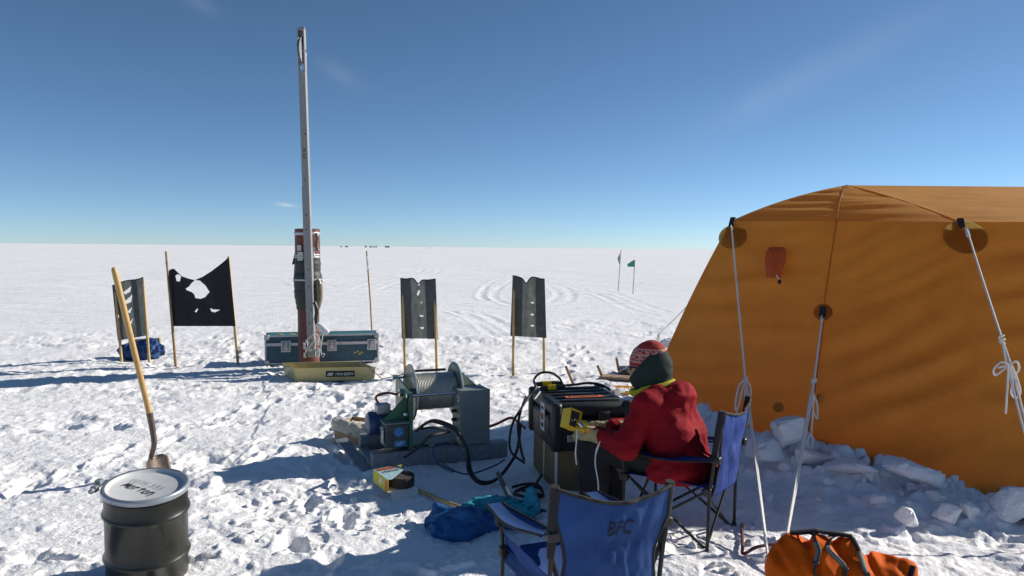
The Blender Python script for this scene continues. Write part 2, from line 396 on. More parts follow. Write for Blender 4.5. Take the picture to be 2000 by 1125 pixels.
M['orange'] = mat('orange_nylon', (.74, .125, .006), .75, var=.1, scale=8, bump=.3, bscale=40, bdist=.006, transl=.15, spec=.12)
M['strap'] = mat('olive_strap', (.05, .05, .035), .7, var=.4, scale=90, bump=.4)
M['strap_lt'] = mat('grey_webbing', (.22, .21, .18), .7, var=.4, scale=140, bump=.4)
M['drum'] = mat('olive_black_drum', (.016, .0155, .011), .36, var=.35, scale=5, coat=.12, streak=(3, 3, .6), bump=.04)
M['lid'] = mat('grey_lid', (.60, .605, .60), .38, var=.08, scale=9, coat=.2)
M['lid_ring'] = mat('lid_clamp_ring', (.33, .36, .40), .32, metal=.3, var=.12, scale=16)
M['marker'] = mat('marker_ink', (.02, .02, .02), .6, var=.1)
M['marker_lt'] = mat('faded_ink', (.27, .27, .27), .6, var=.2)
M['greenflag'] = mat('green_pennant', (.08, .42, .28), .7, var=.15, scale=20, transl=.3)
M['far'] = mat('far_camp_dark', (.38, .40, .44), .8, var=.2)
M['sun_pole'] = mat('grey_pole', (.10, .11, .12), .45, metal=.4, var=.2)

def knit():
    m = mat('knit_hat', (.34, .03, .025), .9, var=.2, scale=50, bump=.6, bscale=200)
    t = m.node_tree; n = t.nodes; L = t.links; b = n['Principled BSDF']
    tc = n.new('ShaderNodeTexCoord'); sp = n.new('ShaderNodeSeparateXYZ'); L.new(tc.outputs['Object'], sp.inputs[0])
    # bands run round the hat: height coordinate, with a waved motif between two pale stripes
    ramp = n.new('ShaderNodeValToRGB'); e = ramp.color_ramp.elements; ramp.color_ramp.interpolation = 'CONSTANT'
    e[0].position = 0; e[0].color = (0, 0, 0, 1); e[1].position = 1; e[1].color = (0, 0, 0, 1)
    for p, v in ((.16, 1), (.21, 0), (.36, 1), (.42, 0), (.64, 1), (.70, 0), (.86, 1), (.9, 0)):
        q = e.new(p); q.color = (v, v, v, 1)
    mr = n.new('ShaderNodeMapRange'); mr.inputs[1].default_value = .0; mr.inputs[2].default_value = .16; L.new(sp.outputs[2], mr.inputs[0])
    L.new(mr.outputs[0], ramp.inputs[0])
    vo = n.new('ShaderNodeTexVoronoi'); vo.feature = 'DISTANCE_TO_EDGE'; vo.inputs['Scale'].default_value = 42; L.new(tc.outputs['Object'], vo.inputs[0])
    lt = n.new('ShaderNodeMath'); lt.operation = 'LESS_THAN'; lt.inputs[1].default_value = .09; L.new(vo.outputs[0], lt.inputs[0])
    r2 = n.new('ShaderNodeValToRGB'); r2.color_ramp.interpolation = 'CONSTANT'; e = r2.color_ramp.elements
    e[0].position = 0; e[0].color = (0, 0, 0, 1); e[1].position = 1; e[1].color = (0, 0, 0, 1)
    for p, v in ((.44, 1), (.62, 0), (.72, 1), (.84, 0)): q = e.new(p); q.color = (v, v, v, 1)
    L.new(mr.outputs[0], r2.inputs[0])
    mu = n.new('ShaderNodeMath'); mu.operation = 'MULTIPLY'; L.new(lt.outputs[0], mu.inputs[0]); L.new(r2.outputs[0], mu.inputs[1])
    mxm = n.new('ShaderNodeMath'); mxm.operation = 'MAXIMUM'; L.new(mu.outputs[0], mxm.inputs[0]); L.new(ramp.outputs[0], mxm.inputs[1])
    src = b.inputs['Base Color'].links[0].from_socket
    mx = n.new('ShaderNodeMix'); mx.data_type = 'RGBA'; L.new(src, mx.inputs[6]); mx.inputs[7].default_value = (.42, .28, .24, 1)
    L.new(mxm.outputs[0], mx.inputs[0]); L.new(mx.outputs[2], b.inputs['Base Color'])
    return m
M['hat'] = knit()

# ------------------------------------------------------------------ tent plan (needed for the snow bank)
TA, TB, TD, TE = A(2.08, 7.1, 1.97), A(3.72, 6.2, 1.945), A(6.1, 5.85, 1.945), A(7.75, 7.1, 1.97)
TF, TG = A(6.1, 8.6, 1.945), A(3.72, 8.6, 1.945)
TP, TQ = A(3.30, 7.4, 2.345), A(6.5, 7.4, 2.345)
bA, bC, bB, bD, bE, bF, bG = A(1.28, 7.3, 0), A(2.30, 5.72, 0), A(3.22, 4.85, 0), A(6.6, 4.35, 0), A(8.5, 7.3, 0), A(6.6, 9.8, 0), A(3.2, 9.8, 0)
TM = (TA+TB)/2+A(-.02, -.03, .0); hubC = W(1611, 612, 6.22)
BASE = [bA, bC, bB, bD, bE, bF, bG]

# ------------------------------------------------------------------ ground
TRACKS = []
def trk(pix, width=.16, depth=.05, pair=0.):
    width *= .55
    p = spline([G(*q)[:2] for q in pix], 6)
    TRACKS.append((p, width, depth))
    if pair:
        t = np.gradient(p, axis=0); t /= np.linalg.norm(t, axis=1)[:, None]
        TRACKS.append((p+np.stack([-t[:, 1], t[:, 0]], 1)*pair, width, depth))
trk([(1010, 590), (950, 585), (941, 572), (960, 552), (1000, 540)], .2, .07)
trk([(1000, 596), (965, 580), (978, 560), (1000, 548)], .2, .06)
trk([(1060, 600), (1110, 588), (1116, 572), (1090, 556), (1040, 545), (960, 528), (900, 515)], .20, .05)
trk([(1070, 590), (1090, 575), (1070, 558)], .2, .06)
trk([(0, 603), (120, 588), (260, 577), (420, 567), (560, 562)], .25, .05, 1.0)
trk([(0, 567), (150, 556), (300, 548), (480, 545)], .25, .05, 1.2)
trk([(640, 556), (760, 541), (900, 527), (1020, 516), (1100, 506)], .3, .06, 1.4)
trk([(640, 535), (720, 523), (790, 513), (815, 506)], .3, .06, 1.4)
trk([(740, 566), (780, 552), (860, 542), (980, 537)], .25, .06, 1.1)
trk([(870, 595), (1000, 605), (1140, 612), (1280, 600)], .2, .05, .7)
trk([(1120, 560), (1180, 580), (1230, 605), (1280, 618)], .2, .05, .8)
trk([(1180, 548), (1240, 556), (1330, 560), (1400, 566)], .25, .06, 1.2)
trk([(800, 545), (860, 530), (840, 517), (805, 510)], .3, .06, 1.3)
trk([(880, 610), (920, 625), (955, 650), (1010, 672)], .16, .07, .45)
trk([(905, 612), (945, 632), (985, 655)], .14, .06, .4)
trk([(560, 545), (600, 560), (660, 565), (740, 560)], .25, .05, 1.1)
PRINTS = []
_pr = random.Random(11)
for (xa_, ya_, xb_, yb_) in ((-3.9, 3.6, -2.2, 9.2), (-.9, 3.0, -1.9, 8.6), (-2.6, 5.3, .2, 9.3), (-4.6, 6.6, -.6, 7.6), (.2, 6.6, 1.2, 13.), (-4.4, 8.8, .4, 8.4), (-.3, 3.6, -3.4, 3.9), (1.9, 3.3, 1.2, 4.3), (-2.8, 9., -5.5, 14.), (-6., 8., -4., 12.)):
    L_ = math.hypot(xb_-xa_, yb_-ya_); a_ = math.atan2(yb_-ya_, xb_-xa_)
    for k_ in range(int(L_/.34)):
        t_ = (k_+.5)*.34/L_; s_ = .10*(1 if k_ % 2 else -1)+_pr.gauss(0, .05)
        PRINTS.append((xa_+(xb_-xa_)*t_-math.sin(a_)*s_+_pr.gauss(0, .05), ya_+(yb_-ya_)*t_+math.cos(a_)*s_, a_+_pr.gauss(0, .25)))
def Hgt(x, y):
    x = np.asarray(x, float); y = np.asarray(y, float); shp = x.shape; x = x.ravel(); y = y.ravel()
    d = np.hypot(x, y)
    h = .05*noise2(x/7+3, y/7)*sstep(3, 14, d) + .5*noise2(x/160, y/160+9)*sstep(80, 500, d)
    wk = 1-sstep(13, 21, d+3*noise2(x/5, y/5))                         # trampled work area
    wob = noise2(x/2.2+7, y/1.6)
    pack = sstep(-.25, .35, wob)                                         # patches of packed snow are flatter
    amp = wk*(.28+.62*pack)
    wx = x+.06*noise2(x/.22, y/.22)+.025*noise2(x/.07, y/.07); wy = y+.06*noise2(x/.22+40, y/.22)+.025*noise2(x/.07+20, y/.07)
    h += .85*amp*(.045*noise2(x/.75, y/.75)+.030*noise2(wx/.33+11, wy/.33)+.018*noise2(wx/.13, wy/.13+5)+.011*noise2(wx/.055, wy/.055)+.008*np.abs(noise2(wx/.08+3, wy/.08)))
    loose = np.exp(-(((x+1.15)/1.0)**2+((y-4.5)/.75)**2))+.8*np.exp(-(((x-1.5)/.7)**2+((y-4.2)/.6)**2))+.6*np.exp(-(((x+3.3)/1.2)**2+((y-4.3)/1.2)**2))+.7*np.exp(-(((x+2.6)/3.)**2+((y-9.5)/1.4)**2))
    loose = np.clip(loose, 0, 1)
    h += wk*(.35+.65*pack)*(.3+.9*loose)*.42*clods(wx, wy, .30, .15, .42, .5, 1)
    h += wk*(.3+.9*loose)*.50*clods(wx, wy, .115, .15, .42, .55, 2)
    h += wk*.35*clods(wx, wy, .05, .15, .4, .4, 3)*(d < 9)
    h -= wk*(.25+.75*loose)*.26*clods(x, y, .55, .18, .3, .55, 4, 1.3)  # footprints
    for (fx_, fy_, fa) in PRINTS:
        k = np.where((np.abs(x-fx_) < .3) & (np.abs(y-fy_) < .3))[0]
        if not len(k): continue
        ca, sa = math.cos(fa), math.sin(fa); ex, ey = (x[k]-fx_)*ca+(y[k]-fy_)*sa, (y[k]-fy_)*ca-(x[k]-fx_)*sa
        q = (ex/.15)**2+(ey/(.055+.012*np.sign(ex)))**2
        h[k] += -.040*np.exp(-q**2)+.016*np.exp(-((np.sqrt(q)-1.45)/.35)**2)*(.6+.8*noise2(x[k]/.05, y[k]/.05))
    # wind ripples further out
    far = sstep(11, 19, d)
    h += far*(.014*noise2(x/1.1, y/.35)+.03*noise2(x/3.0+5, y/1.1)*sstep(15, 40, d)+.010*np.clip(noise2(x/.6, y/.3+3), .1, 1))
    h += far*(1-sstep(26, 38, d))*.05*clods(x, y, .8, .1, .3, .35, 6)
    # bank of shovelled snow along the tent's skirt
    seg = [(bA, bC), (bC, bB), (bB, bD), (bD, bE)]
    dm = np.full(x.shape, 9.)
    for a, b in seg:
        ab = (b-a)[:2]; t = np.clip(((x-a[0])*ab[0]+(y-a[1])*ab[1])/(ab @ ab), 0, 1)
        dm = np.minimum(dm, np.hypot(x-a[0]-t*ab[0], y-a[1]-t*ab[1]))
    bank = np.exp(-(dm/.42)**2)
    h += bank*(1-.72*sstep(2.35, 3.1, x))*(.17+.10*noise2(x/.6, y/.6+2)+.40*clods(wx, wy, .30, .2, .48, .7, 7)*1.0)
    apron = np.exp(-(dm/1.0)**2)
    h += apron*(.03+.06*noise2(wx/.28+4, wy/.28)+.035*noise2(wx/.11, wy/.11+8)+.8*clods(wx, wy, .17, .15, .45, .7, 8)+.6*clods(wx, wy, .08, .15, .45, .6, 9))
    near = d < 60
    for p, wd, dp in TRACKS:
        lo, hi = p.min(0)-1, p.max(0)+1
        k = np.where(near & (x > lo[0]) & (x < hi[0]) & (y > lo[1]) & (y < hi[1]))[0]
        if not len(k): continue
        dd = np.full(len(k), 9.)
        for a, b in zip(p[:-1], p[1:]):
            ab = b-a; t = np.clip(((x[k]-a[0])*ab[0]+(y[k]-a[1])*ab[1])/(ab @ ab+1e-9), 0, 1)
            dd = np.minimum(dd, np.hypot(x[k]-a[0]-t*ab[0], y[k]-a[1]-t*ab[1]))
        h[k] += .20*dp*(-np.exp(-(dd/wd)**2)+.9*np.exp(-((dd-wd*1.9)/(wd*.8))**2))*(.6+.6*noise2(x[k]/2, y[k]/2))
    return h.reshape(shp)
def gz(x, y): return float(Hgt(np.array([x]), np.array([y]))[0])
ys = [-3000, -300, -60, -20, -8, -3, -.5, 1., 1.8, 2.2]; y = 2.4
while y < 9000:
    ys.append(y)
    y += max(.012, y*y/1700) if y < 13.5 else (.11 if y < 30 else .11*(y/30)**2.2)
ys.append(9000); ys = np.array(ys)
u = np.linspace(-1, 1, 860); u = np.sign(u)*(.85*np.abs(u)+.15*np.abs(u)**3)
wid = np.maximum(3.6, .80*np.abs(ys)+1.6)
X = wid[:, None]*u[None, :]; X = np.concatenate([-6000+0*X[:, :1], X[:, :1]*4-5, X, X[:, -1:]*4+5, 6000+0*X[:, :1]], 1)
X.sort(axis=1)
Y = np.broadcast_to(ys[:, None], X.shape)
Z = Hgt(X, Y)
m_, n_ = X.shape
I = np.arange(m_*n_).reshape(m_, n_)
quads = np.stack([I[:-1, :-1], I[:-1, 1:], I[1:, 1:], I[1:, :-1]], -1).reshape(-1, 4)
ground = raw('snow_ground', np.stack([X, Y, Z], -1).reshape(-1, 3), quads, M['snow'])
tag(ground, 'trampled white snow plain reaching the flat horizon', None, kind='structure')

# ================================================================== tent
def coons(c0, c1, d0, d1):
    """c0,c1 run along u at v=0,1; d0,d1 run along v at u=0,1"""
    n, m = len(c0), len(d0); u = np.linspace(0, 1, n)[None, :, None]; v = np.linspace(0, 1, m)[:, None, None]
    return (1-v)*c0[None]+v*c1[None]+(1-u)*d0[:, None]+u*d1[:, None]-((1-u)*(1-v)*c0[0]+u*(1-v)*c0[-1]+(1-u)*v*c1[0]+u*v*c1[-1])
def edge(a, b, n, bulge=(0, 0, 0)):
    t = np.linspace(0, 1, n)[:, None]; return a+(b-a)*t+A(*bulge)*(4*t*(1-t))
tent = thing('tent', 'large golden yellow frame tent with white guy lines and snow banked on its skirt', 'tent', (4.7, 7.3, 0))
TN = 44
def panel(name, a, b, c, d, sag, wr, ba=(0,0,0), bb=(0,0,0), bc=(0,0,0), bd=(0,0,0), dirn=(1., .12), seed=0):
    """a-b top edge, d-c bottom edge; ba top bulge, bb right, bc bottom, bd left"""
    P = coons(edge(a, b, TN, ba), edge(d, c, TN, bc), edge(a, d, TN, bd), edge(b, c, TN, bb))
    n = unit(np.cross(b-a, d-a)) if np.linalg.norm(np.cross(b-a, d-a)) > 1e-6 else unit(np.cross(c-d, a-d))
    cen = A(4.7, 7.3, 1.0)
    if n @ (P.mean((0, 1))-cen) < 0: n = -n
    u = np.linspace(0, 1, TN)[None, :]; v = np.linspace(0, 1, TN)[:, None]
    pin = np.clip(16*u*(1-u)*v*(1-v), 0, 1)**.5
    Lw = np.linalg.norm(b-a)+np.linalg.norm(c-d); Lh = np.linalg.norm(d-a)
    uu, vv = u*Lw*.5, v*Lh
    s_ = vv*dirn[0]+uu*dirn[1]
    fold = noise2(uu/1.1+seed, s_/.16+seed)*.6+noise2(uu/.6+seed*2, s_/.08)*.3
    P = P+n*((-sag*pin+wr*pin*fold)[..., None])
    return MB().grid(P).build(name, M['tent'], tent, smooth=80)
out = A(-.02, -.02, 0)
panel('wall_panel', TA, TM, bC, bA, .03, .075, bd=(-.05, -.02, .02), bb=(-.035, -.045, .0), seed=1)
rt, rw, rt2, rw2 = (-.03, -.045, 0), (-.06, -.07, 0), (0, -.10, 0), (0, -.16, 0)
panel('wall_panel', TM, TB, bB, bC, .02, .11, ba=rt, bc=rw, bd=(-.035, -.045, .0), bb=(-.03, -.05, .0), dirn=(1., .55), seed=4)
panel('wall_panel', TB, TD, bD, bB, .03, .14, ba=rt2, bc=rw2, bd=(-.03, -.05, 0), bb=(.03, -.05, 0), dirn=(1., .18), seed=7)
panel('wall_panel', TD, TE, bE, bD, .04, .02, bd=(.03, -.05, 0), seed=9)
panel('wall_panel', TE, TF, bF, bE, .04, .02, seed=10)
panel('wall_panel', TF, TG, bG, bF, .05, .02, seed=11)
panel('wall_panel', TG, TA, bA, bG, .04, .02, bb=(-.05, -.02, .02), seed=12)
rb = (-.02, 0, .035)
panel('roof_panel', TP, TP, TM, TA, .0, .028, bd=rb, bb=(-.02, -.02, .03), seed=13)
panel('roof_panel', TP, TP, TB, TM, .0, .030, bc=rt, bd=(-.02, -.02, .03), bb=(0, -.02, .02), seed=14)
panel('roof_panel', TP, TQ, TD, TB, .03, .024, bc=rt2, bd=(0, -.02, .02), bb=(0, -.02, .02), seed=15)
panel('roof_panel', TQ, TQ, TE, TD, .0, .012, bd=(0, -.02, .02), seed=16)
panel('roof_panel', TQ, TQ, TF, TE, .0, .012, seed=17)
panel('roof_panel', TQ, TP, TG, TF, .03, .012, seed=18)
panel('roof_panel', TP, TP, TA, TG, .0, .012, bb=rb, seed=19)
# seam down the middle of the near wall, and along the shoulder ridge
def wall_pt(t, off=.0):          # along the mid seam, t=0 shoulder, 1 ground
    return TM+(bC-TM)*t+A(-.035, -.045, 0)*(4*t*(1-t))+A(-.8, -.56, .3)*off
wn = unit(A(-.72, -.56, .42))
sm = MB(); sm.tube([TP+(TM-TP)*t+A(-.02, -.02, .03)*(4*t*(1-t))+wn*.004 for t in np.linspace(0, 1, 12)], .004, 6)
sm.tube([wall_pt(t)+wn*.004 for t in np.linspace(0, 1, 24)], .004, 6); sm.build('seam', M['tent_seam'], tent)
MB().tube([TP+(TB-TP)*t+A(0, -.02, .02)*(4*t*(1-t))+A(-.2, -.5, .8)*.003 for t in np.linspace(0, 1, 16)], .003, 6).build('seam', M['tent_seam'], tent)
def patch(c, n, r, nm='reinforcement_patch', up=(0, 0, 1), squash=1.):
    fr = Fr(c, np.cross(up, n), None, n)
    mb = MB(fr); mb.lathe([(r, 0), (r, .004), (r*.3, .006)], 28)
    return mb.build(nm, M['tent_patch'], tent)
def hub(c, n, s=1.):
    fr = Fr(c, np.cross((0, 0, 1), n), None, n); mb = MB(fr)
    mb.box((0, 0, .012), (.05*s, .085*s, .02)); mb.tube([(-.02*s, -.045*s, .02), (0, -.065*s, .03), (.02*s, -.045*s, .02)], .006, 6)
    mb.build('pole_sleeve_tab', M['blk_web'], tent, bevel=.004)
hC = wall_pt(.40)
nAB = unit(np.cross(TB-TA, bC-TM)); nAB = nAB if nAB[1] < 0 else -nAB
nBD = unit(np.cross(TD-TB, bB-TB)); nBD = nBD if nBD[1] < 0 else -nBD
patch(hC+nAB*.012, nAB, .075); hub(hC+nAB*.02, nAB)
pB = TB+(bB-TB)*.075; nB = unit(nAB+nBD); patch(pB+nB*.03+A(.02, 0, 0), unit(nB*.6+nBD*.4), .165); hub(TB+A(-.01, -.03, -.015), nB)
pA = TA+(bA-TA)*.05+(TM-TA)*.08+(bC-TM)*.03; patch(pA+nAB*.012, nAB, .13); hub(TA+A(.01, -.03, -.01), unit(nAB+A(-.4, 0, 0)))
for px_, py_ in ((1606, 782), (1522, 800), (1702, 812)):
    # find wall point by nearest sample of the panels' planes
    v = cF*FPX+cR*(px_-1000)+cU*(562.5-py_); t = ((TM-A(0, 0, EYE)) @ nAB)/(v @ nAB)
    patch(A(0, 0, EYE)+v*t+nAB*.055, nAB, .042)
# limp orange vent sleeve sewn on the wall
v = cF*FPX+cR*(1514-1000)+cU*(562.5-514); tq = ((TM-A(0, 0, EYE)) @ nAB)/(v @ nAB); vc = A(0, 0, EYE)+v*tq+nAB*.01
vf = Fr(vc, np.cross((0, 0, 1), nAB), None, nAB)
U_, V_ = np.meshgrid(np.linspace(-1, 1, 22), np.linspace(-1, 1, 26))
vx = U_*(.088-.03*np.clip(-V_, 0, 1))*(1-.25*(V_ > .7)*(V_-.7)/.3); vy = V_*.155
vzz = .045*(1-U_**2)*(1-V_**4)+.035*np.abs(noise3(U_*2.6+3+V_*.5, V_*1.1, 0*U_))*(1-U_**2)+.012*noise3(U_*5, V_*3, 0*U_)*(1-U_**2)+.004
vs = MB(vf).grid(np.stack([vx, vy, vzz], -1)).build('vent_sleeve', M['vent'], tent, smooth=80)
cord = MB(vf); cord.tube([(.03, -.14, .03), (.055, -.18, .022)], .005, 6); cord.build('drawcord', M['rope'], vs)
cord = MB(vf); cord.box((.06, -.20, .022), (.03, .035, .025)); cord.build('cord_toggle', M['blk'], vs, bevel=.005)
# orange seam cord hanging below the middle hub
MB().tube([wall_pt(t)+nAB*.03+A(.02, 0, 0) for t in np.linspace(.42, .72, 10)], .004, 6).build('hanging_cord', M['vent'], tent)

# guy lines ------------------------------------------------------------------
def guy(label, top, knot, anchor, loops, tails, grp=None, rad=.0075):
    g = thing('guy_line', label, 'rope', anchor, 'white guy lines staying the tent')
    m = len
    MB().tube([top, top+(knot-top)*.5+A(0, 0, -.006), knot], rad, 8).build('upper_line', M['rope'], g)
    n = unit(np.cross(anchor-knot, (0, 1, .2)))
    for s in (-1, 1):
        MB().tube([knot, knot+(anchor-knot)*.12+n*s*.014, knot+(anchor-knot)*.6+n*s*.012, anchor], rad*.9, 8).build('lower_line', M['rope'], g)
    ang = np.linspace(0, 4*np.pi, 28); ax = unit(anchor-knot); b = np.cross(ax, n)
    kc = knot+ax*.0
    MB().tube([kc+ax*(.055*a/12.6-.025)+(n*math.cos(a)+b*math.sin(a))*.014 for a in ang], rad*.9, 6).build('knot', M['rope'], g)
    tb = thing_top = MB(); tb.tube([top+(knot-top)*.0+n*.014*math.cos(a)+ax*(.05*math.sin(a)+.04) for a in np.linspace(0, 2*np.pi, 18)], rad*.8, 6); tb.build('eye_loop', M['rope'], g)
    for lp in loops: MB().tube(spline(lp, 6), rad*.85, 6).build('loop', M['rope'], g)
    for tl in tails: MB().tube(spline(tl, 6), rad*.85, 6).build('tail', M['rope'], g)
    return g
def wl(pix, d): return [W(x, y, d) for x, y in pix]
aA = G(1508, 1138); kA = TA+(aA-TA)*.42; kA = W(1456, 742, 5.75)
guy('guy line with a hanging bunch of rope beside the occupied blue chair', TA+A(-.01, -.06, -.05), kA, A(aA[0], aA[1], -.03),
    [wl([(1455, 742), (1444, 752), (1438, 775), (1436, 800), (1443, 790), (1450, 760), (1456, 745)], 5.7), wl([(1457, 742), (1466, 758), (1464, 800), (1460, 828), (1455, 800), (1456, 752)], 5.68)],
    [wl([(1455, 744), (1447, 770), (1440, 800), (1434, 830)], 5.72)])
aC = G(1528, 1088); kC = W(1590, 744, 5.6)
guy('short guy line from the middle of the tent wall with a small loop dangling', hC+nAB*.05+A(0, 0, -.05), kC, A(aC[0], aC[1], -.03),
    [wl([(1589, 770), (1596, 790), (1596, 818), (1588, 800), (1586, 772)], 5.5), wl([(1586, 845), (1578, 858), (1578, 872), (1584, 874), (1588, 862), (1584, 846)], 5.42)],
    [wl([(1589, 772), (1588, 800), (1585, 845)], 5.48)])
kB = W(1957, 662, 4.85); aB = W(2075, 1010, 4.05); aB[2] = -.02
guy('guy line tied with a large bow beside the widest tent wall', TB+A(0, -.10, -.06), kB, aB,
    [wl([(1972, 712), (1955, 708), (1941, 722), (1944, 733), (1960, 722), (1972, 712)], 4.72), wl([(1972, 712), (1986, 706), (1990, 722), (1978, 733), (1972, 714)], 4.70),
     wl([(1974, 714), (1978, 745), (1975, 768), (1984, 777), (1993, 766), (1986, 738), (1976, 714)], 4.68)],
    [wl([(1970, 714), (1968, 750), (1966, 780), (1964, 808)], 4.68), wl([(1950, 718), (1962, 716), (1980, 720)], 4.70)])
kL = W(1287, 652, 9.6); aL = W(1262, 705, 9.7); aL[2] = gz(aL[0], aL[1])
tL = TG+(TA-TG)*.0; tL = W(1344, 596, 9.0)
guy('thin guy line behind the red knitted hat', tL, kL, aL, [], [wl([(1287, 652), (1290, 672), (1291, 690)], 9.55), wl([(1287, 652), (1283, 672), (1282, 690)], 9.55)], rad=.006)

# snow blocks ------------------------------------------------------------------
def chunk(size, seed, sharp=.35):
    r = np.random.default_rng(seed); bm = bmesh.new()
    for i in range(16):
        p = r.normal(size=3); p = p/np.max(np.abs(p))**(.75) if sharp else unit(p)
        p = np.clip(p, -1, 1)*A(*size)/2*(1-.25*r.random())
        bm.verts.new(p)
    res = bmesh.ops.convex_hull(bm, input=bm.verts)
    bmesh.ops.delete(bm, geom=[v for v in bm.verts if not v.link_faces], context='VERTS')
    bmesh.ops.bevel(bm, geom=bm.edges[:], offset=min(size)*.13, segments=2, affect='EDGES', clamp_overlap=True)
    bmesh.ops.triangulate(bm, faces=bm.faces[:])
    bmesh.ops.subdivide_edges(bm, edges=bm.edges[:], cuts=1)
    for _ in range(2): bmesh.ops.smooth_vert(bm, verts=bm.verts[:], factor=.5, use_axis_x=True, use_axis_y=True, use_axis_z=True)
    co = np.array([v.co[:] for v in bm.verts])
    dn = noise3(co[:, 0]/.05+seed, co[:, 1]/.05, co[:, 2]/.05)*.022+noise3(co[:, 0]/.15+seed, co[:, 1]/.15, co[:, 2]/.15)*.02
    bm.normal_update()
    for v, d_ in zip(bm.verts, dn): v.co += v.normal*float(d_)*min(1, min(size)/.2)
    me = bpy.data.meshes.new('snow_block'); bm.to_mesh(me); bm.free(); me.shade_smooth(); me.set_sharp_from_angle(angle=R(55)); me.materials.append(M['snow'])
    return me
blocks = [ # px, py of centre, distance, size, label
 (1541, 848, 5.55, (.26, .22, .26), 'tallest upright snow block leaning on the tent between two guy lines'),
 (1500, 880, 5.4, (.34, .26, .20), 'rounded snow block under the tallest block beside the chair'),
 (1590, 893, 5.35, (.30, .22, .12), 'small flat snow block at the foot of the tent seam'),
 (1660, 912, 5.15, (.40, .24, .12), 'thin flat snow slab lying against the tent beside the broad slab'),
 (1775, 922, 4.95, (.44, .30, .17), 'broad flat topped snow slab against the tent wall'),
 (1893, 962, 4.55, (.17, .15, .13), 'angular snow block beside the dark gap under the tent'),
 (1850, 968, 4.5, (.15, .16, .14), 'rounded snow chunk below the broad slab'),
 (1770, 980, 4.4, (.17, .13, .13), 'square snow block standing alone below the broad slab'),
 (1985, 958, 4.5, (.28, .2, .2), 'snow block at the base of the tent near the bow knot'),
]
for i, (x_, y_, d_, sz, lb) in enumerate(blocks):
    o = bpy.data.objects.new('snow_block', chunk(sz, 100+i)); col.objects.link(o); p = W(x_, y_, d_); p[2] = min(p[2], gz(p[0], p[1])+.42*sz[2]) if i >= 5 else p[2]; o.location = p; o.rotation_euler = (random.uniform(-.2, .2), random.uniform(-.2, .2), random.uniform(-.6, .6))
    tag(o, lb, 'snow block', 'snow blocks banked against the tent')
small = [chunk((.11, .09, .08), 300+i) for i in range(5)]
def scatter(n, fn, lb, grp, smin_, smax_, seed):
    r = random.Random(seed)
    for i in range(n):
        x_, y_ = fn(r); s_ = r.uniform(smin_, smax_)
        o = bpy.data.objects.new('snow_chunk', small[r.randrange(5)]); col.objects.link(o)
        o.location = (x_, y_, gz(x_, y_)+.02*s_); o.scale = (s_, s_, s_); o.rotation_euler = (r.uniform(-.5, .5), r.uniform(-.5, .5), r.uniform(0, 6))
        tag(o, lb, 'snow chunk', grp)
def along_tent(r):
    a, b = random.Random(r.random()).choice([(bA, bC), (bC, bB), (bC, bB), (bB, bD)]); t = r.random() if b is not bD else r.random()*.35
    p = a+(b-a)*t; n = A(-.8, -.56, 0) if b is not bD else A(0, -1, 0); k = abs(r.gauss(.1, .35)); return p[0]+n[0]*k, p[1]+n[1]*k
scatter(110, along_tent, 'small snow chunk in the shaded bank along the tent', 'loose snow chunks along the tent', .3, 1.3, 3)
scatter(26, lambda r: (r.gauss(1.42, .22), r.gauss(4.1, .22)), 'small sunlit snow chunk around the chair feet and rope pegs', 'snow chunks by the chair feet', .3, .75, 5)
scatter(26, lambda r: (r.gauss(-1.25, .35), r.gauss(4.75, .4)), 'small snow chunk in front of the steel winch sled', 'snow chunks by the winch sled', .25, .6, 6)
bl = chunk((.55, .4, .3), 411); o = bpy.data.objects.new('snow_block', bl); col.objects.link(o); o.location = W(1312, 642, 12.5); o.location.z = gz(o.location.x, o.location.y)+.1
tag(o, 'pale snow block with a dark hole lying behind the tent edge', 'snow block')

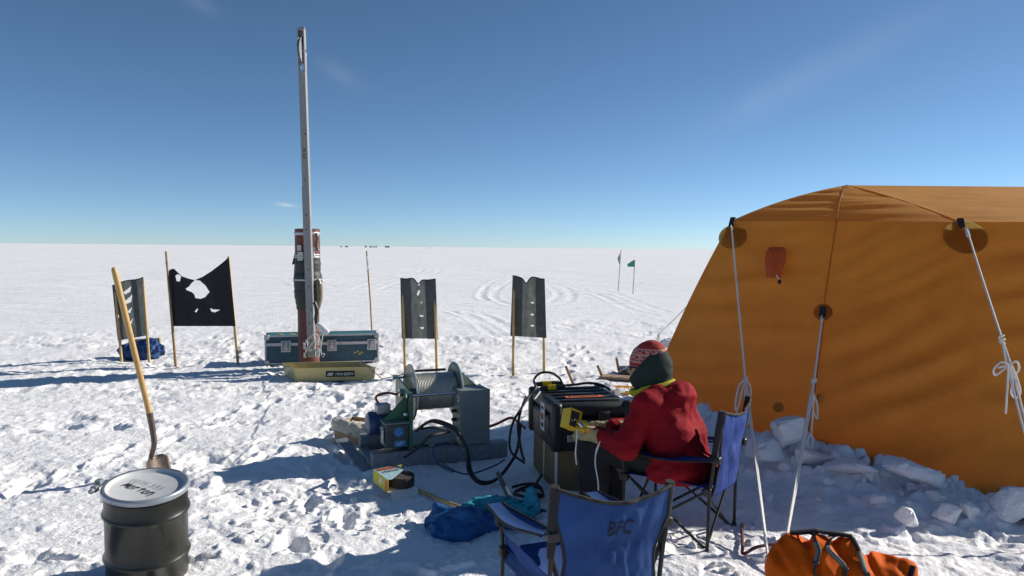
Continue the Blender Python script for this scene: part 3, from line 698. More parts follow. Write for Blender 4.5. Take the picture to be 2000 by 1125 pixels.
# ================================================================== flags on bamboo
def pole(mb, a, b, r0, r1, nodes=5, n=10):
    t = np.linspace(0, 1, nodes*4+1); pts = a+(b-a)*t[:, None]
    rr = r0+(r1-r0)*t; rr = rr*(1+.14*np.exp(-((t*nodes % 1-.5)/.06)**2))
    mb.tube(pts, rr, n); return mb
def in_poly(x, y, poly):
    c = np.zeros(x.shape, bool); n = len(poly)
    for i in range(n):
        (x1, y1), (x2, y2) = poly[i], poly[(i+1) % n]
        k = ((y1 > y) != (y2 > y)) & (x < (x2-x1)*(y-y1)/(y2-y1+1e-12)+x1); c ^= k
    return c
def cloth_sheet(fr_pts, nu, nv, holes, top=None, wave=.015, seed=0, ucut=(0, 1), off=0.):
    """bilinear sheet of TL,TR,BR,BL with polygon holes given in (u right, v down)"""
    TL, TR, BR, BL = fr_pts
    u = np.linspace(ucut[0], ucut[1], nu); v = np.linspace(0, 1, nv); Ug, Vg = np.meshgrid(u, v)
    Vt = Vg if top is None else top(Ug)+(1-top(Ug))*Vg
    P = ((1-Ug)*(1-Vt))[..., None]*TL+(Ug*(1-Vt))[..., None]*TR+(Ug*Vt)[..., None]*BR+((1-Ug)*Vt)[..., None]*BL
    n = unit(np.cross(TR-TL, BL-TL)); edgef = np.clip(np.sin(np.pi*Ug), 0, 1)
    P = P+n*((wave*edgef*(noise2(Ug*2.3+seed, Vt*2.1)+.6*noise2(Ug*5+seed, Vt*4+9))+off)[..., None])
    idx = np.arange(nu*nv).reshape(nv, nu); F = []
    uc = (Ug[:-1, :-1]+Ug[1:, 1:])/2; vc = (Vt[:-1, :-1]+Vt[1:, 1:])/2
    kill = np.zeros(uc.shape, bool)
    for h in holes: kill |= in_poly(uc, vc, h)
    for i in range(nv-1):
        for j in range(nu-1):
            if not kill[i, j]: F.append((idx[i, j], idx[i, j+1], idx[i+1, j+1], idx[i+1, j]))
    used = np.unique(np.array(F)); rm = -np.ones(nu*nv, int); rm[used] = np.arange(len(used))
    return P.reshape(-1, 3)[used], [tuple(rm[list(f)]) for f in F], P
def crescent(cx, cy, w_, h_, tilt=.5):
    a = np.linspace(0, np.pi, 9); o = [(cx+w_*math.cos(q)*.5+tilt*h_*math.sin(q), cy+h_*math.sin(q)) for q in a]
    i = [(cx+w_*math.cos(q)*.5, cy+h_*.25*math.sin(q)) for q in a[::-1]]; return o+i
def vent_flag(label, d, TL, TR, BR, BL, footL, footR, holes, notch, split, seed):
    pts = [W(*q, d) for q in (TL, TR, BR, BL)]
    fl, frr = G(*footL), G(*footR)
    f = thing('windsock_flag', label, 'flag', (fl+frr)/2, 'grey vented cloth flags on bamboo')
    for a, b in ((fl, pts[0]), (frr, pts[1])):
        a = a.copy()+A(0, .03, 0); a[2] = -.06; pole(MB(), a, b+A(0, .03, 0), .019, .015).build('bamboo_pole', M['bamboo'], f)
    top = (lambda U: .04*np.exp(-((U-notch)/.10)**2)*2.2+.012*np.sin(U*9+seed)) if notch else (lambda U: .012*np.sin(U*7+seed)+.0*U)
    V, F, P = cloth_sheet(pts, 64, 90, holes, top, .022, seed, (-.05, 1.05))
    panel_ = MB().add(V, F).build('cloth_panel', M['flag_grey'], f, smooth=80)
    for (u0, u1) in [(-.05 if q0 == 0 else q0, 1.05 if q1 == 1 else q1) for q0, q1 in split]:
        V, F, _ = cloth_sheet(pts, 10, 60, [], top, .022, seed, (u0, u1), off=-.006)
        MB().add(V, F).build('side_hem', M['flag_dark'], f, smooth=80)
    k = P[0]; MB().tube(k+A(0, -.008, 0), .008, 6).build('top_hem', M['flag'], f)
    return f
cr = lambda u, v, s=1.: crescent(u, v, .12*s, .035*s, .9)
vent_flag('grey vented flag with a split top between the winch and the mast', 10.1, (785, 543), (848, 546), (852, 662), (788, 661), (791, 727), (853, 727),
          [[(.5, .19), (.56, .2), (.50, .28), (.45, .27)], [(.56, .385), (.60, .39), (.58, .42)], cr(.56, .60), cr(.56, .80), [(.42, .0), (.52, .0), (.55, .12), (.5, .1)]], .5, ((0, .27), (.72, 1)), 1)
vent_flag('grey vented flag standing behind the black equipment case', 10.1, (1004, 540), (1061, 544), (1064, 660), (1000, 656), (1002, 730), (1063, 727),
          [cr(.60, .40), cr(.60, .60), cr(.60, .79), [(.40, 0), (.45, 0), (.43, .07)]], .42, ((0, .30), (.74, 1)), 5)
vent_flag('narrow grey vented flag behind the shovel handle above a blue bag', 10.9, (222, 556), (277, 542), (288, 655), (233, 665), (236, 706), (290, 707),
          [[(.30, .17), (.62, .10), (.55, .19), (.36, .22)], [(.32, .34), (.62, .25), (.55, .37), (.40, .39)], [(.36, .53), (.58, .46), (.48, .56)], [(.42, .71), (.56, .66), (.46, .75)]], 0, ((0, .16), (.62, .80)), 8)
# big torn black flag
TL, TR, BR, BL = [W(*q, 10.5) for q in ((329, 503), (447, 503), (460, 637), (336, 637))]
f = thing('torn_flag', 'large torn black flag with a ragged hole between two bamboo poles', 'flag', G(400, 712))
a = G(342, 714); a[2] = -.06; a[1] += .03; pole(MB(), a, W(324, 491, 10.53), .019, .014).build('bamboo_pole', M['bamboo_dk'], f)
a = G(464, 712); a[2] = -.06; a[1] += .03; pole(MB(), a, W(446, 501, 10.53), .019, .016).build('bamboo_pole', M['bamboo'], f)
def ttop(U): return np.interp(U, [0, .03, .08, .2, .33, .42, .55, .7, .85, .93, 1], [.20, .17, .16, .27, .31, .325, .28, .20, .10, .045, .0])
hb = [(.25, .45), (.31, .42), (.36, .37), (.42, .325), (.50, .335), (.58, .41), (.64, .50), (.56, .575), (.48, .60), (.40, .59), (.38, .53), (.34, .50), (.26, .475)]
V, F, P = cloth_sheet((TL, TR, BR, BL), 150, 130, [hb, [(.10, .26), (.14, .24), (.19, .27), (.16, .35), (.11, .34)], [(.37, .79), (.42, .74), (.43, .76), (.40, .795)], [(.62, .735), (.68, .755), (.79, .76), (.70, .795), (.65, .79)]], ttop, .03, 3)
MB().add(V, F).build('torn_cloth', M['flag'], f, smooth=80)
for s_, x0 in ((0, .0), (1, .955)):
    V, F, _ = cloth_sheet((TL, TR, BR, BL), 6, 50, [], ttop, .0, 3, (x0, x0+.045), off=-.02); MB().add(V, F).build('pole_sleeve', M['flag'], f, smooth=80)
# green pennants and thin pole
for lb, ft, tp, pts, d_ in (('small green pennant hanging limp on a tall thin pole', (1207, 569), (1213, 488), [(1211, 494), (1210, 517), (1206, 505)], None), ('small green pennant streaming out from the shorter thin pole', (1236, 574), (1240, 507), [(1239, 507), (1239, 521), (1226, 521), (1225, 516)], None)):
    g0 = G(*ft); f = thing('marker_flag', lb, 'flag', g0, 'green marker flags on thin poles')
    MB().tube([g0+A(0, 0, -.05), W(*tp, g0[1])], .016, 6).build('pole', M['bamboo'], f)
    p = [W(x_, y_, g0[1]-.02) for x_, y_ in pts]; mb = MB(); mb.prism(p, (0, .01, 0)); mb.build('pennant', M['greenflag'], f, smooth=0)
b0 = A(*W(728, 660, 12.6)); b0[2] = -.05; t0 = W(716, 490, 12.6)
f = thing('marker_pole', 'thin weathered bamboo pole with a wisp of tape behind the blue case', 'pole', b0)
MB().tube([b0, (b0+t0)/2+A(.01, 0, 0), t0], .013, 7).build('bamboo_pole', M['bamboo_dk'], f)
MB().tube(spline(wl([(717, 500), (719, 515), (718, 524), (722, 527)], 12.55), 5), .012, 5).build('tape_wisp', M['white'], f)

# ================================================================== far camp on the skyline
for i, (px_, wd, hh, lb) in enumerate(((666, 4, 2.0, 'pale low shelter farthest from the thin bamboo pole on the skyline'), (677, 6, 2.6, 'wide dark shelter paired with a pale low one on the skyline'), (714.5, 4, 3.2, 'dark vehicle straight above the thin bamboo pole on the skyline'), (724, 5, 2.6, 'grey long shelter between two darker dots on the skyline'),
        (730.5, 3, 2.4, 'small grey dot in the skyline row'), (735, 2.5, 3.0, 'small dark dot at the end of the skyline row'), (754, 4, 2.8, 'grey shelter touching the darkest shed on the skyline'), (758.5, 5, 3.0, 'darkest shed standing at one end of the far camp on the skyline'), (840, 2.2, 3.4, 'lone dark marker out on the plain apart from the far camp'))):
    D_ = 1250. if i < 8 else 620.
    p = W(px_, 480, D_); x_ = p[0]; z0 = gz(x_, D_)-.3
    k = wd*.9; mb = MB(); pr = [(x_-k/2*1.1, D_, z0), (x_+k/2*1.1, D_, z0), (x_+k/2*1.1, D_, z0+hh*.7), (x_+k*.25, D_, z0+hh), (x_-k*.25, D_, z0+hh), (x_-k/2*1.1, D_, z0+hh*.7)]
    if i == 8: pr = [(x_-.25, D_, z0), (x_+.25, D_, z0), (x_+.22, D_, z0+1.6), (x_+.08, D_, z0+2.2), (x_-.08, D_, z0+2.2), (x_-.22, D_, z0+1.6)]
    mb.prism(pr, (0, k, 0)); o = mb.build('far_shelter' if i < 8 else 'far_marker', M['far'], None, smooth=0); tag(o, lb, 'shelter' if i < 8 else 'marker', 'far camp on the skyline')

# ================================================================== steel drum
dz = unit(A(.055, -.115, 1.0)); dbase = A(-1.868, 3.75, -.02)
dr = thing('steel_drum', 'short black open head steel drum with a grey lid written on in marker', 'drum', dbase)
rr = .193
prof = [(rr*.97, 0), (rr, .012)]
def hoop(z0): return [(rr, z0-.018), (rr+.009, z0-.007), (rr+.012, z0), (rr+.009, z0+.007), (rr, z0+.018)]
prof += hoop(.15)+hoop(.385)+[(rr, .455), (rr-.004, .475)]
MB().lathe(prof, 64, dbase, dz).build('body', M['drum'], dr, smooth=50)
lidp = [(r_, h_+.07) for r_, h_ in [(rr+.003, .414), (rr+.010, .420), (rr+.012, .434), (rr+.009, .445), (rr+.001, .449), (rr-.008, .445), (rr-.012, .438), (rr-.018, .430), (rr-.028, .426), (.002, .428)]]
MB().lathe(lidp[4:], 72, dbase, dz, caps=False).build('lid', M['lid'], dr, smooth=50)
ring = MB().lathe(lidp[:6], 72, dbase, dz, caps=False).build('clamp_ring', M['lid_ring'], dr, smooth=60)
lx = unit(A(1, 0, 0)-dz*dz[0]); ly = np.cross(dz, lx)
lf = Fr(dbase+dz*.4990, lx, ly, dz)
cl = MB(Fr(dbase+dz*.502, lx, ly, dz))
cl.box((-.235, -.005, .008), (.03, .035, .03)); cl.box((-.232, -.05, -.004), (.03, .03, .03)); cl.tube([(-.232, -.09, -.006), (-.232, .03, .002)], .007, 8); cl.lathe([(.014, 0), (.014, .03)], 10, (-.234, -.085, -.006), (0, 1, 0))
cl.build('clamp_bolt', M['steel'], ring, bevel=.003)
STROKE = {'M': [[(0, 0), (.25, 1), (.42, .25), (.75, 1), (.85, 0)]], 'o': [[(.4, .75), (.1, .6), (.1, .15), (.45, 0), (.75, .25), (.7, .65), (.4, .75)]], 'r': [[(.1, .8), (.2, 0)], [(.15, .5), (.4, .8), (.65, .75)]],
          't': [[(.35, 1), (.4, 0)], [(0, .72), (.75, .8)]], 'n': [[(.1, .8), (.15, 0)], [(.15, .5), (.45, .8), (.65, .6), (.7, -.25)]],
          '0': [[(.4, 1), (.1, .7), (.15, .15), (.45, 0), (.7, .3), (.65, .85), (.4, 1)]], '7': [[(.05, .95), (.7, 1), (.3, 0)]], '5': [[(.7, 1), (.2, .95), (.15, .55), (.6, .55), (.65, .15), (.1, 0)]],
          '3': [[(.1, .95), (.5, 1), (.6, .75), (.3, .55), (.65, .4), (.55, .05), (.05, 0)]]}
def handwrite(s, o, dirn, size, wdt, m, name):
    d_ = unit(A(*dirn)); n = A(-d_[1], d_[0]); mb = MB(lf); cur = A(*o); r = random.Random(3)
    for ch in s:
        if ch == ' ': cur = cur+d_*size*.4; continue
        for st in STROKE[ch]:
            pts = [cur+d_*x_*size*.9+(n+d_*.15)*y_*size*(1+r.uniform(-.08, .08)) for x_, y_ in st]
            pts = spline([(p[0], p[1], 0) for p in pts], 5) if len(pts) > 2 else np.array([(p[0], p[1], 0) for p in pts])
            mb.tube(pts+A(0, 0, .0012), wdt, 4, flat=.25)
        cur = cur+d_*size*.88
    return mb.build(name, m, dr)
handwrite('Morton', (-.125, .0), (.88, -.42), .040, .0034, M['marker'], 'lettering')
handwrite('0075 333', (-.115, .055), (.92, -.36), .033, .0017, M['marker_lt'], 'lettering')

# ================================================================== shovel
sb = G(303, 938); st = W(222, 522, 5.25); sbp = W(302, 900, 5.32)
sh = thing('shovel', 'long handled shovel standing upright in the snow behind the drum', 'shovel', sb)
sk = W(293, 812, 5.30)
MB().tube([st+unit(st-sk)*0, st+(sk-st)*.015, st+(sk-st)*.05, st+(sk-st)*.5, sk], [.012, .0195, .021, .021, .020], 14).build('handle', M['wood'], sh)
neck = spline([sk+(st-sk)*.02, sk, W(299, 845, 5.3), W(301, 868, 5.29), W(297, 885, 5.31), W(293, 900, 5.34)], 5)
MB().tube(neck, np.interp(np.linspace(0, 1, len(neck)), [0, .15, .6, 1], [.023, .023, .019, .016]), 12).build('socket', M['steel_br'], sh)
U_, V_ = np.meshgrid(np.linspace(-1, 1, 15), np.linspace(0, 1, 18))
bt, bb = W(303, 890, 5.34), A(*(sb+A(.02, .02, -.12)))
xx = A(.36, .93, 0); bn = unit(np.cross(unit(bb-bt), unit(xx)))
wv = np.interp(V_, [0, .08, .5, .8, 1], [.055, .10, .115, .10, .01])
P = bt+(bb-bt)*V_[..., None]+unit(xx)*(U_*wv)[..., None]+bn*((.035*U_**2-.02*(1-V_))[..., None])
MB().grid(P).build('blade', M['steel_br'], sh, solid=.003, smooth=60)

# ================================================================== blue bag under the narrow flag
bc = G(262, 702); fr = Fr(A(bc[0]+.05, bc[1]+.15, .0))
bag = thing('stuff_bag', 'crumpled blue cloth bag lying at the foot of the narrow flag', 'bag', fr.o)
def fbag(P):
    d_ = ell(P, (0, 0, .10), (.30, .18, .15)); d_ = smin(d_, ell(P, (.12, 0, .17), (.13, .12, .12)), .05); d_ = smin(d_, ell(P, (-.15, -.02, .12), (.14, .14, .10)), .05)
    return d_+.10*np.abs(noise3(P[0]/.12, P[1]/.11, P[2]/.14))-.02+.03*noise3(P[0]/.05+4, P[1]/.08, P[2]/.08)
sdf('bag_body', fbag, (-.42, -.32, -.08), (.42, .32, .42), .014, M['blue_bag'], bag, fr)
MB(fr).box((-.02, .17, .16), (.42, .06, .22), x=(1, .1, .06)).build('pale_flap', M['card_lt'], bag, bevel=.01)

# ================================================================== drill tube and mast
tb0 = G(604, 719); tb0[2] = 0; sc_ = tb0[1]/FPX
tube = thing('drill_tube', 'tall red brown tube with a dark taped sleeve standing behind the tan tray', 'tube', tb0)
lean = unit(A(-.012, 0, 1)); x0 = tb0[0]
def tp(px_, py_): return W(px_, py_, tb0[1])
ctop = tp(600, 447); cbot = tp(604, 716); cbot[2] = -.02; tz = unit(ctop-cbot); H_ = np.linalg.norm(ctop-cbot)
def tprof(l): return [(r, h*H_) for r, h in l]
MB().lathe(tprof([(.145, 0), (.145, .46)]), 40, cbot, tz).build('lower_tube', M['tube_red'], tube)
MB().lathe(tprof([(.168, .72), (.168, .80), (.168, 1.), (.158, 1.), (.158, .96)]), 40, cbot, tz, caps=False).build('upper_tube', M['tube_red'], tube)
sl = []
for h in np.linspace(.43, .80, 34):
    r = np.interp(h, [.43, .50, .60, .66, .70, .80], [.150, .178, .190, .192, .174, .172])+.003*math.sin(h*160)+.003*math.sin(h*61); sl.append((r, h*H_))
sleeve = MB().lathe(sl, 40, cbot, tz, caps=False).build('sleeve', M['sleeve'], tube)
for h, hh in ((.635, .012), (.795, .010), (.812, .008), (.955, .020)):
    r = np.interp(h, [.6, .66, .7, .8, 1], [.193, .195, .177, .175, .1715]); MB().lathe([(r, h*H_), (r+.003, h*H_+.004), (r+.003, h*H_+hh*H_), (r, h*H_+hh*H_+.004)], 40, cbot, tz, caps=False).build('tape_band', M['tape'], tube)
tape = []
tw = wl([(621, 545), (623, 560), (623, 580), (620, 600), (618, 612)], tb0[1]-.16)
MB().tube(spline(tw, 5), np.interp(np.linspace(0, 1, 21), [0, .2, .6, 1], [.03, .05, .05, .02]), 10).build('tape_wrap', M['foil'], tube)
MB().tube(spline(wl([(617, 455), (620, 466), (618, 478), (621, 490)], tb0[1]-.15), 5), .022, 8).build('tape_wrap', M['foil'], tube)
mb = MB()
for q, s in ((((590, 478), (0.06, .05)),)[0], ((590, 500), (.075, .12))): pass
mb.box(tp(592, 484)+A(0, -.178, 0), (.06, .02, .08)); mb.box(tp(594, 500)+A(0, -.178, 0), (.075, .016, .12)); mb.build('latch_plate', M['tape'], tube, bevel=.004)
mb = MB(); mb.box(tp(617, 492)+A(0, -.165, 0), (.05, .02, .13)); mb.build('paper_label', M['white'], tube)
fl = wl([(577, 488), (571, 512), (570, 517), (575, 516), (574, 536), (578, 536), (580, 515), (581, 490)], tb0[1]-.04); MB().prism(fl, (0, .02, 0)).build('loose_flap', M['sleeve'], tube, smooth=0)
mast = thing('mast', 'tall slender aluminium mast with a pulley at its top leaning on the tube', 'mast', tb0+A(.08, -.25, 0))
dm_ = tb0[1]-.24
m0, m1 = W(609.5, 697, dm_), W(588.5, 57, dm_+.02); mz = unit(m1-m0); Lm = np.linalg.norm(m1-m0)
mx_ = unit(np.cross(mz, (0, -1, 0))); mx_ = mx_ if mx_[0] > 0 else -mx_; my_ = np.cross(mz, mx_)
mf = Fr(m0, mx_, my_, mz); slot0 = Lm*(1-.125)
mb = MB(mf); mb.box((0, 0, slot0/2), (.094, .09, slot0)); beam = mb.build('beam', M['alu'], mast, bevel=.006)
mb = MB(mf)
for s in (-1, 1): mb.box((s*.039, 0, slot0+Lm*.0625), (.016, .09, Lm*.125))
mb.box((0, 0, Lm-.012), (.078, .088, .024)); mb.box((0, .03, slot0+Lm*.0625+.2), (.077, .02, .22)); mb.build('pulley_fork', M['alu'], mast, bevel=.003)
mb = MB(mf); mb.lathe([(.17, -.012), (.175, -.016), (.15, -.004), (.15, .004), (.175, .016), (.17, .012)], 36, (0, -.01, slot0+.26), (1, 0, 0)); pul = mb.build('pulley', M['steel'], mast)
mb = MB(mf); mb.lathe([(.018, -.06), (.018, .06)], 12, (0, -.01, slot0+.26), (1, 0, 0)); mb.build('axle', M['chrome'], pul)
mb = MB(mf)
for h in (.06, .12, .17, .25, .31, .45, .50, .62, .70, .78): mb.lathe([(.010, 0), (.010, .004), (.006, .006)], 8, (.012*math.sin(h*50), -.046, h*slot0), (0, -1, 0))
mb.build('bolt', M['blk'], mast)
for a_, hh in (('A', .725), ('C', .705)): text('lettering', a_, .065, mf((0, -.0475, hh*slot0)), mx_, mz, M['black_print'], mast)
for hh in (.60, .66): MB(mf).box((0, -.0005, hh*slot0), (.0965, .0925, .006)).build('joint_line', M['steel'], mast)
mb = MB(mf); mb.box((-.062, .055, 1.30), (.028, .03, 2.0)); mb.build('wooden_lath', M['lath'], mast, bevel=.002)
mb = MB(mf); mb.box((0, 0, .10), (.16, .10, .012)); mb.lathe([(.022, 0), (.022, .004)], 14, (0, -.0465, .10), (0, -1, 0)); mb.box((-.09, -.02, .16), (.03, .04, .10)); mb.box((-.09, -.02, .03), (.03, .04, .07)); mb.box((.085, -.02, .06), (.04, .04, .12)); mb.box((.085, -.02, .2), (.03, .04, .08)); mb.build('base_bracket', M['alu_edge'], mast, bevel=.004)
for pts in ([(622, 640), (610, 655), (600, 664), (596, 675), (597, 682)], [(628, 650), (612, 668), (600, 684), (594, 694)], [(631, 652), (628, 670), (624, 690), (620, 700)], [(618, 652), (624, 662), (626, 680), (628, 694)], [(597, 664), (601, 672), (596, 690)], [(628, 690), (634, 692), (630, 698)]):
    MB().tube(spline(wl(pts, dm_-.09), 5), .006, 6).build('lashing', M['rope'], mast)
MB().tube(wl([(619, 632), (626, 638), (638, 648), (641, 651)], dm_-.12), [.03, .045, .045, .032], 12).build('plastic_wrap', M['white_pl'], mast)
MB().tube(spline(wl([(614, 590), (619, 606), (617, 622), (619, 634)], dm_-.08), 5), .025, 8).build('tape_wrap', M['blk'], mast)
MB(mf).box((.0, -.048, .58), (.07, .006, .16), x=(1, 0, .25)).build('stencil_mark', M['steel'], mast)

# ================================================================== blue equipment case
c0, c1 = G(517, 713), G(740, 706); cx_ = unit(c1-c0); Lc = np.linalg.norm(c1-c0)
cf = Fr(c0, cx_); bcse = thing('equipment_case', 'long blue flight case with metal edges numbered 13 behind the mast', 'case', c0+cx_*Lc/2)
Hc, Dc = .42, .42
MB(cf).box((Lc/2, Dc/2, .15), (Lc-.03, Dc-.03, .28)).build('body', M['case_blue'], bcse, bevel=.006)
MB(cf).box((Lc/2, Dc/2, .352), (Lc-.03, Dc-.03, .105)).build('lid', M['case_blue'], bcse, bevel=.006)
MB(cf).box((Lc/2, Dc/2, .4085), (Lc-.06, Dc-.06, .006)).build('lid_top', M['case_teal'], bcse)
def edging(z, y): MB(cf).box((Lc/2, y, z), (Lc, .026, .026)).build('edge_strip', M['alu_edge'], bcse, bevel=.005)
for z in (.013, .407):
    for y in (.013, Dc-.013): edging(z, y)
for x_ in (.0125, Lc-.0125):
    for y in (.013, Dc-.013): MB(cf).box((x_, y, .21), (.024, .024, .37)).build('edge_strip', M['alu_edge'], bcse, bevel=.005)
MB(cf).box((Lc/2, .008, .288), (Lc-.03, .022, .045)).build('lid_rail', M['alu_edge'], bcse, bevel=.004)
for x_ in (.03, Lc-.03):
    for z in (.03, .39): MB(cf).box((x_, .004, z), (.075, .03, .075)).build('corner_cap', M['alu_edge'], bcse, bevel=.012)
for x_ in (.29, .93, 1.50):
    mb = MB(cf); mb.box((x_, -.002, .26), (.135, .018, .17)); la = mb.build('latch', M['alu_edge'], bcse, bevel=.012)
    mb = MB(cf); mb.box((x_, -.013, .26), (.10, .012, .13)); mb.build('recess', M['steel'], la, bevel=.008)
    mb = MB(cf); mb.box((x_, -.022, .235), (.055, .014, .06)); mb.box((x_, -.022, .285), (.03, .014, .05)); mb.build('twist_lock', M['alu_edge'], la, bevel=.004)
ln = cf((Lc-.12, -.001, .215)); text('lettering', '13', .075, ln, cx_, (0, 0, 1), M['white'], bcse)
for k_, q_ in enumerate((.22, .38, .53, .62)): MB(cf).box((q_, .2, .4125), (.05 if k_ != 2 else .03, .12, .002), x=(1, .5, 0)).build('paint_mark', M['yellow_mark'], bcse)
for dx, dz_ in ((1.26, .14), (1.30, .155), (1.33, .12), (1.36, .14)): MB(cf).box((dx, .014, dz_), (.03, .006, .022), x=(1, 0, random.uniform(-.6, .6))).build('paint_mark', M['yellow_mark'], bcse)
MB(cf).tube([(Lc+.01, .1, .22), (Lc+.05, .1, .21), (Lc+.07, .1, .20)], .014, 8).build('side_catch', M['steel'], bcse)

# ================================================================== tan spill tray
f0, f1 = G(578, 744), G(731, 741); fx = unit(f1-f0); Lf = np.linalg.norm(f1-f0); Df, Hf = .56, .165
bf = Fr(f0+A(0, 0, -.01), fx, unit(A(-.52, .85, 0))); tray = thing('spill_tray', 'tan vinyl fold up spill tray with a black name panel below the mast', 'tray', bf((Lf/2, Df/2, 0)))
MB(bf).box((Lf/2, Df/2, .012), (Lf-.02, Df-.02, .016)).build('floor', M['berm_in'], tray)
MB(bf).prism([(0, 0, 0), (Lf, 0, 0), (Lf+.01, -.02, Hf), (-.01, -.02, Hf)], (0, .012, 0)).build('side_wall', M['berm'], tray, bevel=.003)
MB(bf).prism([(0, Df, 0), (Lf, Df, 0), (Lf+.0, Df+.02, Hf), (-.0, Df+.02, Hf)], (0, -.012, 0)).build('side_wall', M['berm'], tray, bevel=.003)
MB(bf).prism([(0, .012, 0), (0, Df-.012, 0), (-.03, Df*1.0, Hf), (-.012, 0, Hf)], (.012, 0, 0)).build('side_wall', M['berm'], tray, bevel=.003)
MB(bf).prism([(Lf, .012, 0), (Lf, Df-.012, 0), (Lf+.0, Df*1.0, Hf*1.02), (Lf+.008, 0, Hf)], (-.012, 0, 0)).build('side_wall', M['berm'], tray, bevel=.003)
MB(bf).tube([(-.01, -.02, Hf), (Lf*.5, -.026, Hf+.002), (Lf+.01, -.02, Hf)], .007, 8).build('rim', M['berm'], tray)
pl = MB(bf).prism([(.36, -.016, .055), (.715, -.016, .055), (.715, -.021, .130), (.36, -.021, .130)], (0, -.003, 0)).build('name_panel', M['black_print'], tray)
text('lettering', 'MINI-BERM', .052, bf((.585, -.0225, .088)), fx, (0, 0, 1), M['white'], pl, shear=.2, sx=.88)
for i, (a_, b_) in enumerate(((.375, .44), (.38, .45), (.385, .455))): MB(bf).box(((a_+b_)/2, -.0225, .075+.014*i), (b_-a_, .002, .008)).build('logo_stripe', M['white'], pl)
MB(bf).prism([(Lf*.62, Df*.5, .03), (Lf*.97, Df*.2, .03), (Lf*.95, Df*.85, .11)], (0, 0, .01)).build('liner_fold', M['paper'], tray)

# ================================================================== winch on its steel sled
O = A(-1.045, 5.55, 0); th = R(22); X_ = A(math.cos(th), math.sin(th), 0); wf = Fr(O, X_)
sled = thing('winch', 'green cable winch with blue motor and grey control box on steel beams', 'winch', wf((.55, .3, 0)))
def channel(y0, z0=.0, L=1.10, h=.125, x0=0., d_=.10):
    mb = MB(wf); t = .008
    mb.box((x0+L/2, y0, z0+h/2), (L, t, h)); mb.box((x0+L/2, y0+d_/2, z0+h-t/2), (L, d_, t)); mb.box((x0+L/2, y0+d_/2, z0+t/2), (L, d_, t)); mb.box((x0+.004, y0+d_/2, z0+h/2), (.008, d_, h))
    return mb.build('beam', M['steel'], sled, bevel=.003)
channel(0); channel(.50, .02, 1.02, x0=-.0)
mb = MB(wf); mb.prism([(-.19, .60, .10), (-.06, -.02, -.03), (.0, -.02, -.03), (.0, .05, .0), (-.09, .62, .10)], (0, 0, .012)); mb.build('runner_tip', M['steel'], sled)
for x_ in (.02, .5, 1.0): MB(wf).box((x_, .3, .035), (.07, .42, .05)).build('cross_member', M['steel'], sled, bevel=.003)
MB(wf).box((.55, .29, .14), (.62, .40, .010)).build('base_plate', M['grey_encl'], sled)
MB(wf).tube([(.4, .7, .025), (.5, .1, .02), (.55, -.28, .015)], .016, 8).build('tie_bar', M['steel'], sled)
# side plates
pxL, pxR = .30, .86
platep = lambda x_: [(x_, -.0, .145), (x_, .06, .145), (x_, .50, .20), (x_, .54, .30), (x_, .54, .625), (x_, .50, .625), (x_, .06, .575), (x_, -.0, .575)]
MB(wf).prism(platep(pxL), (.012, 0, 0)).build('side_plate', M['green'], sled, bevel=.002)
MB(wf).prism(platep(pxR), (.012, 0, 0)).build('side_plate', M['green'], sled, bevel=.002)
MB(wf).box((pxL-.004, -.004, .36), (.028, .010, .43)).build('plate_flange', M['green'], sled)
mb = MB(wf); mb.box((pxL-.105, .10, .345), (.21, .20, .012)); mb.build('shelf', M['grey_encl'], sled, bevel=.002)
MB(wf).prism([(pxL-.20, .09, .352), (pxL-.002, .09, .352), (pxL-.002, .09, .56)], (0, .012, 0)).build('gusset', M['green'], sled)
MB(wf).box((pxL-.003, .33, .50), (.004, .10, .085)).build('maker_label', M['tan_label'], sled)
# drum
dc = A((pxL+pxR)/2+.02, .28, .525); xa, xb = pxL+.07, pxR-.13
spool = MB(wf); ncoil = 26
prf = [(.142+.006*abs(math.sin(i*math.pi*.5)), xa+.012+(xb-xa-.024)*i/(2*ncoil)) for i in range(2*ncoil+1)]
spool.lathe(prf, 56, (0, dc[1], dc[2]), (1, 0, 0), caps=False); spool = spool.build('wound_wire', M['cable_wound'], sled, smooth=70)
for x_, s in ((xa, -1), (xb, 1)):
    mb = MB(wf); mb.lathe([(.03, x_-s*.012), (.10, x_-s*.010), (.205, x_-s*.002), (.221, x_+s*.003), (.225, x_+s*.008), (.221, x_+s*.014), (.205, x_+s*.008), (.06, x_+s*.004), (.03, x_+s*.004)], 64, (0, dc[1], dc[2]), (1, 0, 0))
    flg = mb.build('flange', M['green_dk'], sled, smooth=50)
    mb = MB(wf); mb.lathe([(.222, x_+s*.0), (.228, x_+s*.004), (.228, x_+s*.012), (.222, x_+s*.016)], 64, (0, dc[1], dc[2]), (1, 0, 0), caps=False); mb.build('rim', M['alu_edge'], flg)
MB(wf).lathe([(.03, pxL-.03), (.03, pxR+.05)], 20, (0, dc[1], dc[2]), (1, 0, 0)).build('shaft', M['chrome'], sled)
MB(wf).tube([(pxL-.02, .03, .548), (pxR+.03, .03, .548)], .012, 12).build('tie_rod', M['chrome'], sled)
MB(wf).tube([(pxL-.02, .50, .610), (pxR+.03, .50, .610)], .011, 12).build('tie_rod', M['chrome'], sled)
MB(wf).tube([(xa+.02, .46, .665), (xb-.02, .46, .665)], .011, 10).build('level_wind_screw', M['blk'], sled)
for y, z in ((.03, .548), (.50, .610)): MB(wf).lathe([(.018, pxL-.032), (.018, pxL-.018)], 6, (0, y, z), (1, 0, 0)).build('nut', M['chrome'], sled)
MB(wf).tube([(pxL-.018, .07, .53), (pxL-.018, .06, .44), (pxL-.018, .05, .405)], .007, 8).build('brake_lever', M['blk'], sled)
